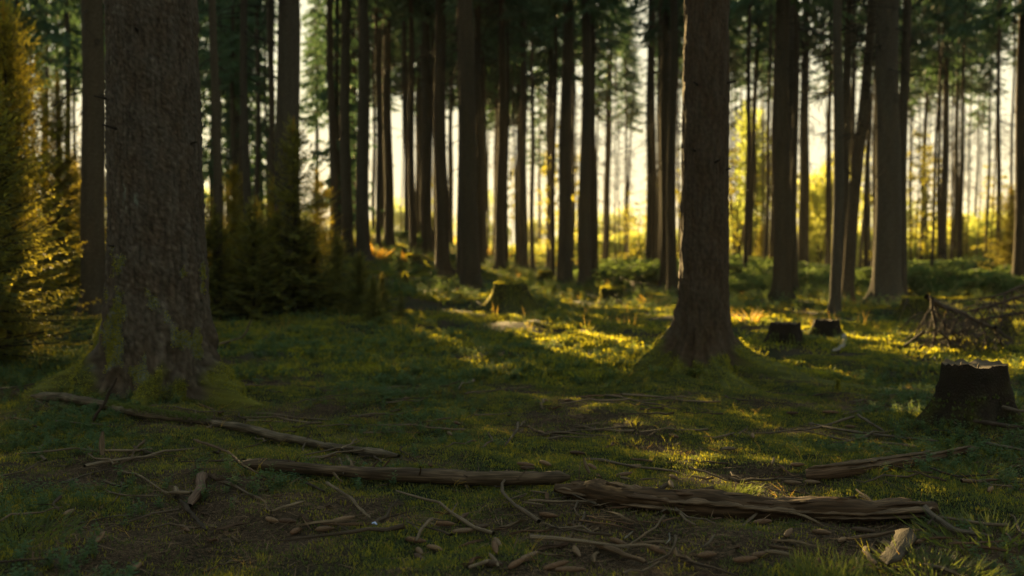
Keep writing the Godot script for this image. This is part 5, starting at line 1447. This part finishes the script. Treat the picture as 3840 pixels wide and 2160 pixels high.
func crown_lace(seed_: int) -> ArrayMesh:   # a loose see-through crown, width 1, height 1
	var r := RandomNumberGenerator.new()
	r.seed = seed_
	var b := Builder.new()
	for i in 46:
		var y := 0.12 + 0.86 * r.randf()
		var a := r.randf() * TAU
		var out := Vector3(cos(a), 0.02 + 0.05 * r.randf(), sin(a)) * (0.55 * sqrt(1.04 - y) * r.randf_range(0.4, 1.0))
		for k in 13:
			var p := Vector3(0, y, 0) + out * (0.15 + 0.85 * r.randf()) + Vector3(r.randf() - 0.5, (r.randf() - 0.6) * 0.12, r.randf() - 0.5) * 0.14
			var q := Vector3(r.randf() - 0.5, (r.randf() - 0.5) * 0.25, r.randf() - 0.5).normalized() * r.randf_range(0.03, 0.06)
			b.leaf(p, q, Vector3(r.randf() - 0.5, (r.randf() - 0.5) * 0.4, r.randf() - 0.5).normalized() * 0.018)
	return b.make(M.lace)

func stems_mesh(seed_: int, col: Color) -> ArrayMesh:
	var r := RandomNumberGenerator.new()
	r.seed = seed_
	var b := Builder.new()
	b.col = col
	for i in 7:
		var d := Vector3(r.randf_range(-0.4, 0.4), 0.8, r.randf_range(-0.4, 0.4))
		b.tube([Vector3.ZERO, d * 0.5, d], [0.016, 0.01, 0.004], 4, 1.0, 0.0, 0, false)
	return b.make(M.wood)

func undergrowth() -> void:
	var shapes := [shrub_mesh(1, 0.075, 5200, M.shrub), shrub_mesh(2, 0.085, 4600, M.shrub), shrub_mesh(3, 0.07, 5600, M.shrub)]
	var stem := stems_mesh(4, Color(0.05, 0.04, 0.03))
	var i := 0
	for s in SHRUBS:
		i += 1
		var o := thing("shrub", s[4], "shrub", on_ground(s[0], s[1], -0.05), "shrubs between the trunks")
		part("stem", stem, o)
		part("foliage", shapes[i % 3], o)
		o.scale = Vector3(s[2] * 1.5, s[3] * 0.75, s[2] * 1.2)
		o.rotation.y = i * 2.2
	var band := RandomNumberGenerator.new()
	band.seed = 5
	for k in 34:
		i += 1
		var d := band.randf_range(36.0, 64.0)
		var x := d * band.randf_range(0.05, 0.52)
		var o := thing("shrub", "%s dark green thicket shrub %s, %s" % ["wide" if k % 2 else "narrow", beside(x, -d), "nearest row" if d < 45.0 else "middle row" if d < 55.0 else "farthest row"], "shrub", on_ground(x, -d, -0.08), "dark thicket at the right")
		part("stem", stem, o)
		part("foliage", shapes[i % 3], o)
		var w := band.randf_range(2.6, 5.2)
		o.scale = Vector3(w, band.randf_range(0.6, 1.25), w * 0.8)
		o.rotation.y = i * 2.2
	var lacy := [crown_lace(71), crown_lace(72), crown_lace(73)]
	for t in SAPLINGS:
		i += 1
		var o := thing("sapling", "%s loose-leaved sunlit sapling %s, %s" % ["low" if t[2] < 5.5 else "middling" if t[2] < 7.5 else "tall", beside(t[0], t[1]), "nearer" if t[1] > -70.0 else "in the middle" if t[1] > -82.0 else "at the meadow"], "young tree", on_ground(t[0], t[1], -0.05), "loose-leaved saplings at the back")
		var tb := Builder.new()
		tb.col = Color(0.09, 0.075, 0.058)
		tb.tube([Vector3.ZERO, Vector3(0.1 * sin(i), t[2] * 0.5, 0), Vector3(0.25 * sin(i * 2.0), t[2] * 0.97, 0)], [0.05, 0.035, 0.01], 5, 1.0, 0.0, 0, false)
		part("trunk", tb.make(M.wood), o)
		var cr := part("crown", lacy[i % 3], o)
		cr.scale = Vector3(t[2] * 0.36, t[2], t[2] * 0.36)
		cr.rotation.y = i * 1.9
	var bright := [shrub_mesh(5, 0.06, 5000, M.bush), shrub_mesh(6, 0.06, 5000, M.bush_deep), shrub_mesh(7, 0.055, 5600, M.bush)]
	for s in BUSHES:
		i += 1
		var o := thing("meadow_bush", "%s yellow-green meadow-edge bush %s%s" % ["tall" if s[2] > 5.0 else "low" if s[2] < 3.0 else "rounded", beside(s[0], s[1]), ", farther back" if s[1] < -95.0 else ""], "bush", on_ground(s[0], s[1], -0.1), "sunny bushes at the meadow edge")
		part("stem", stem, o)
		part("foliage", bright[i % 3], o)
		o.scale = Vector3(s[3], s[2], s[3])
		o.rotation.y = i * 1.7
	for k in 34:
		var x := -150.0 + k * 12.0 + rng.randf_range(-4.0, 4.0)
		var h := rng.randf_range(9.0, 15.0)
		var o := thing("distant_tree", "tree of the pale far wood across the meadow", "tree", on_ground(x, -rng.randf_range(250.0, 290.0), -0.3), "trees of the far wood")
		part("trunk", stem, o)
		part("crown", bright[1 + k % 2], o)
		o.scale = Vector3(rng.randf_range(11.0, 16.0), h, 12.0)
		o.rotation.y = k * 2.0
	var dry := [tuft(61, 40, 0.5, 0.22, 0.014, 0.9, M.candle), tuft(62, 34, 0.42, 0.25, 0.014, 1.0, M.straw)]
	var said := ["orange dry brush at the foot of the close pair of trunks", "dry reddish stalks in the sun right of the big right trunk", "dry stalks left of the big right trunk, before the pair", "dry stalks standing on the mossy stump's far side", "dry orange tuft by the small sunlit stump"]
	for k in FERNS.size():
		var o := single("dry_fern", dry[k % 2], said[k], "fern", on_ground(FERNS[k].x, FERNS[k].z))
		o.scale = Vector3.ONE * [1.3, 0.9, 0.8, 0.9, 0.8][k]
	# dark moss and grass hummocks
	var hummock := [tuft(31, 260, 0.13, 0.22, 0.004, 0.9, M.moss_deep), tuft(32, 240, 0.11, 0.20, 0.004, 0.7, M.moss_deep)]
	var names := ["dark bushy hummock at the lower right corner", "dark grassy hummock at the lower edge right of the peeled stick", "dark grassy hummock at the lower edge under the weathered slab", "dark moss hollow's edge behind the left log's end", "dark leafy hummock in the lower left corner", "green moss cushion at the huge trunk's right root", "dark green grass hummock behind the rotten log", "dark moss bank at the left edge below the sunlit grass", "dark grass hummock left of the right edge behind the crooked branch"]
	var sizes := [1.5, 0.9, 1.0, 0.8, 1.2, 0.7, 0.6, 2.2, 0.9]
	for k in TUSSOCKS.size():
		var p: Vector3 = TUSSOCKS[k]
		var o := single("moss_hummock", hummock[k % 2], names[k], "moss", on_ground(p.x, p.z, -0.01))
		o.scale = Vector3(sizes[k] * 1.2, sizes[k], sizes[k])
		o.rotation.y = k * 1.1
	# ground cover nobody could count
	var mossy := func(x: float, z: float) -> float: return clampf(1.15 - brownness(x, z), 0.08, 1.0)
	var bare := func(x: float, z: float) -> float: return clampf(brownness(x, z) + 0.10, 0.0, 1.0)
	var leafy_left := func(x: float, z: float) -> float: return clampf(-0.15 + 0.5 * smooth((-x * 7.0 / -z - 1.8) / 1.2) + 0.35 * smooth((x * 7.0 / -z - 2.0) / 1.0) + 1.3 * fbm.get_noise_2d(x * 0.8 + 50.0, z * 0.8), 0.0, 1.0)
	var patchy := func(x: float, z: float) -> float: return smooth(0.5 + 1.6 * fbm.get_noise_2d(x * 0.7 + 9.0, z * 0.7))
	scatter("moss_cover", "short green moss carpeting the near forest floor", "moss", [tuft(1, 16, 0.020, 0.05, 0.0032, 0.5, M.moss), tuft(2, 16, 0.024, 0.05, 0.0032, 0.5, M.moss_deep), tuft(3, 14, 0.018, 0.05, 0.0032, 0.6, M.moss_deep)], 75000, 4.4, 14.0, 0.7, 1.4, mossy)
	scatter("moss_cover", "moss and short grass on the clearing's far floor", "moss", [tuft(4, 22, 0.046, 0.14, 0.009, 0.7, M.moss), tuft(5, 22, 0.052, 0.14, 0.009, 0.7, M.moss_deep), tuft(6, 16, 0.055, 0.14, 0.007, 0.7, M.grass)], 54000, 12.0, 42.0, 0.7, 1.5, patchy, 1.6)
	scatter("grass_cover", "loose forest grass between the trunks", "grass", [tuft(7, 14, 0.16, 0.09, 0.0035, 1.0, M.grass), tuft(8, 12, 0.20, 0.10, 0.004, 1.0, M.grass), tuft(9, 5, 0.26, 0.10, 0.003, 0.6, M.straw)], 5000, 17.0, 60.0, 0.6, 1.3, patchy, 1.5)
	scatter("thin_grass", "sparse thin grass stems near the camera", "grass", [tuft(17, 7, 0.11, 0.04, 0.0014, 1.0, M.grass), tuft(18, 4, 0.14, 0.05, 0.0012, 1.0, M.straw)], 1500, 4.6, 14.0, 0.6, 1.3, mossy)
	scatter("bilberry_cover", "low bilberry leaves over the floor", "plants", [sprig(21, 4, 0.10, 0.026, M.berry), sprig(22, 5, 0.12, 0.026, M.berry)], 3800, 4.5, 13.0, 0.6, 1.2, leafy_left)
	scatter("bilberry_cover", "bilberry thicket under the farther trunks", "plants", [sprig(23, 7, 0.30, 0.07, M.shrub), sprig(24, 7, 0.36, 0.08, M.berry)], 16000, 24.0, 75.0, 0.6, 1.2, patchy, 1.5)
	scatter("bilberry_cover", "low bilberry clumps on the shaded middle of the clearing", "plants", [sprig(25, 7, 0.15, 0.036, M.berry), sprig(26, 8, 0.15, 0.036, M.shrub)], 5000, 11.5, 28.0, 0.6, 1.2, func(x: float, z: float) -> float: return smooth(0.25 + 0.5 * smooth((-x + 1.0) / 4.0) + 1.8 * fbm.get_noise_2d(x * 0.6 - 30.0, z * 0.6)), 1.6)
	scatter("needle_litter", "fallen brown needles and bark crumbs on the near floor", "litter", [flat_bits(41, 26, 0.07, 0.018, 0.0009, M.litter), flat_bits(42, 6, 0.08, 0.018, 0.003, M.litter), flat_bits(44, 12, 0.08, 0.018, 0.0008, M.litter_pale)], 30000, 4.4, 11.0, 0.7, 1.4, bare)
	scatter("twig_litter", "countless thin broken twigs on the near floor", "litter", [flat_bits(45, 2, 0.12, 0.16, 0.0022, M.litter_pale), flat_bits(46, 3, 0.14, 0.12, 0.0018, M.litter), flat_bits(47, 2, 0.14, 0.24, 0.0022, M.litter)], 4200, 4.4, 12.0, 0.6, 1.5, bare)
	scatter("meadow_grass", "tall sunlit meadow grass beyond the trees", "grass", [tuft(51, 16, 0.8, 0.5, 0.02, 0.7, M.bush), tuft(52, 16, 0.7, 0.5, 0.02, 0.7, M.straw)], 9000, 84.0, 190.0, 0.6, 1.2, func(_x: float, _z: float) -> float: return 1.0, 1.2)
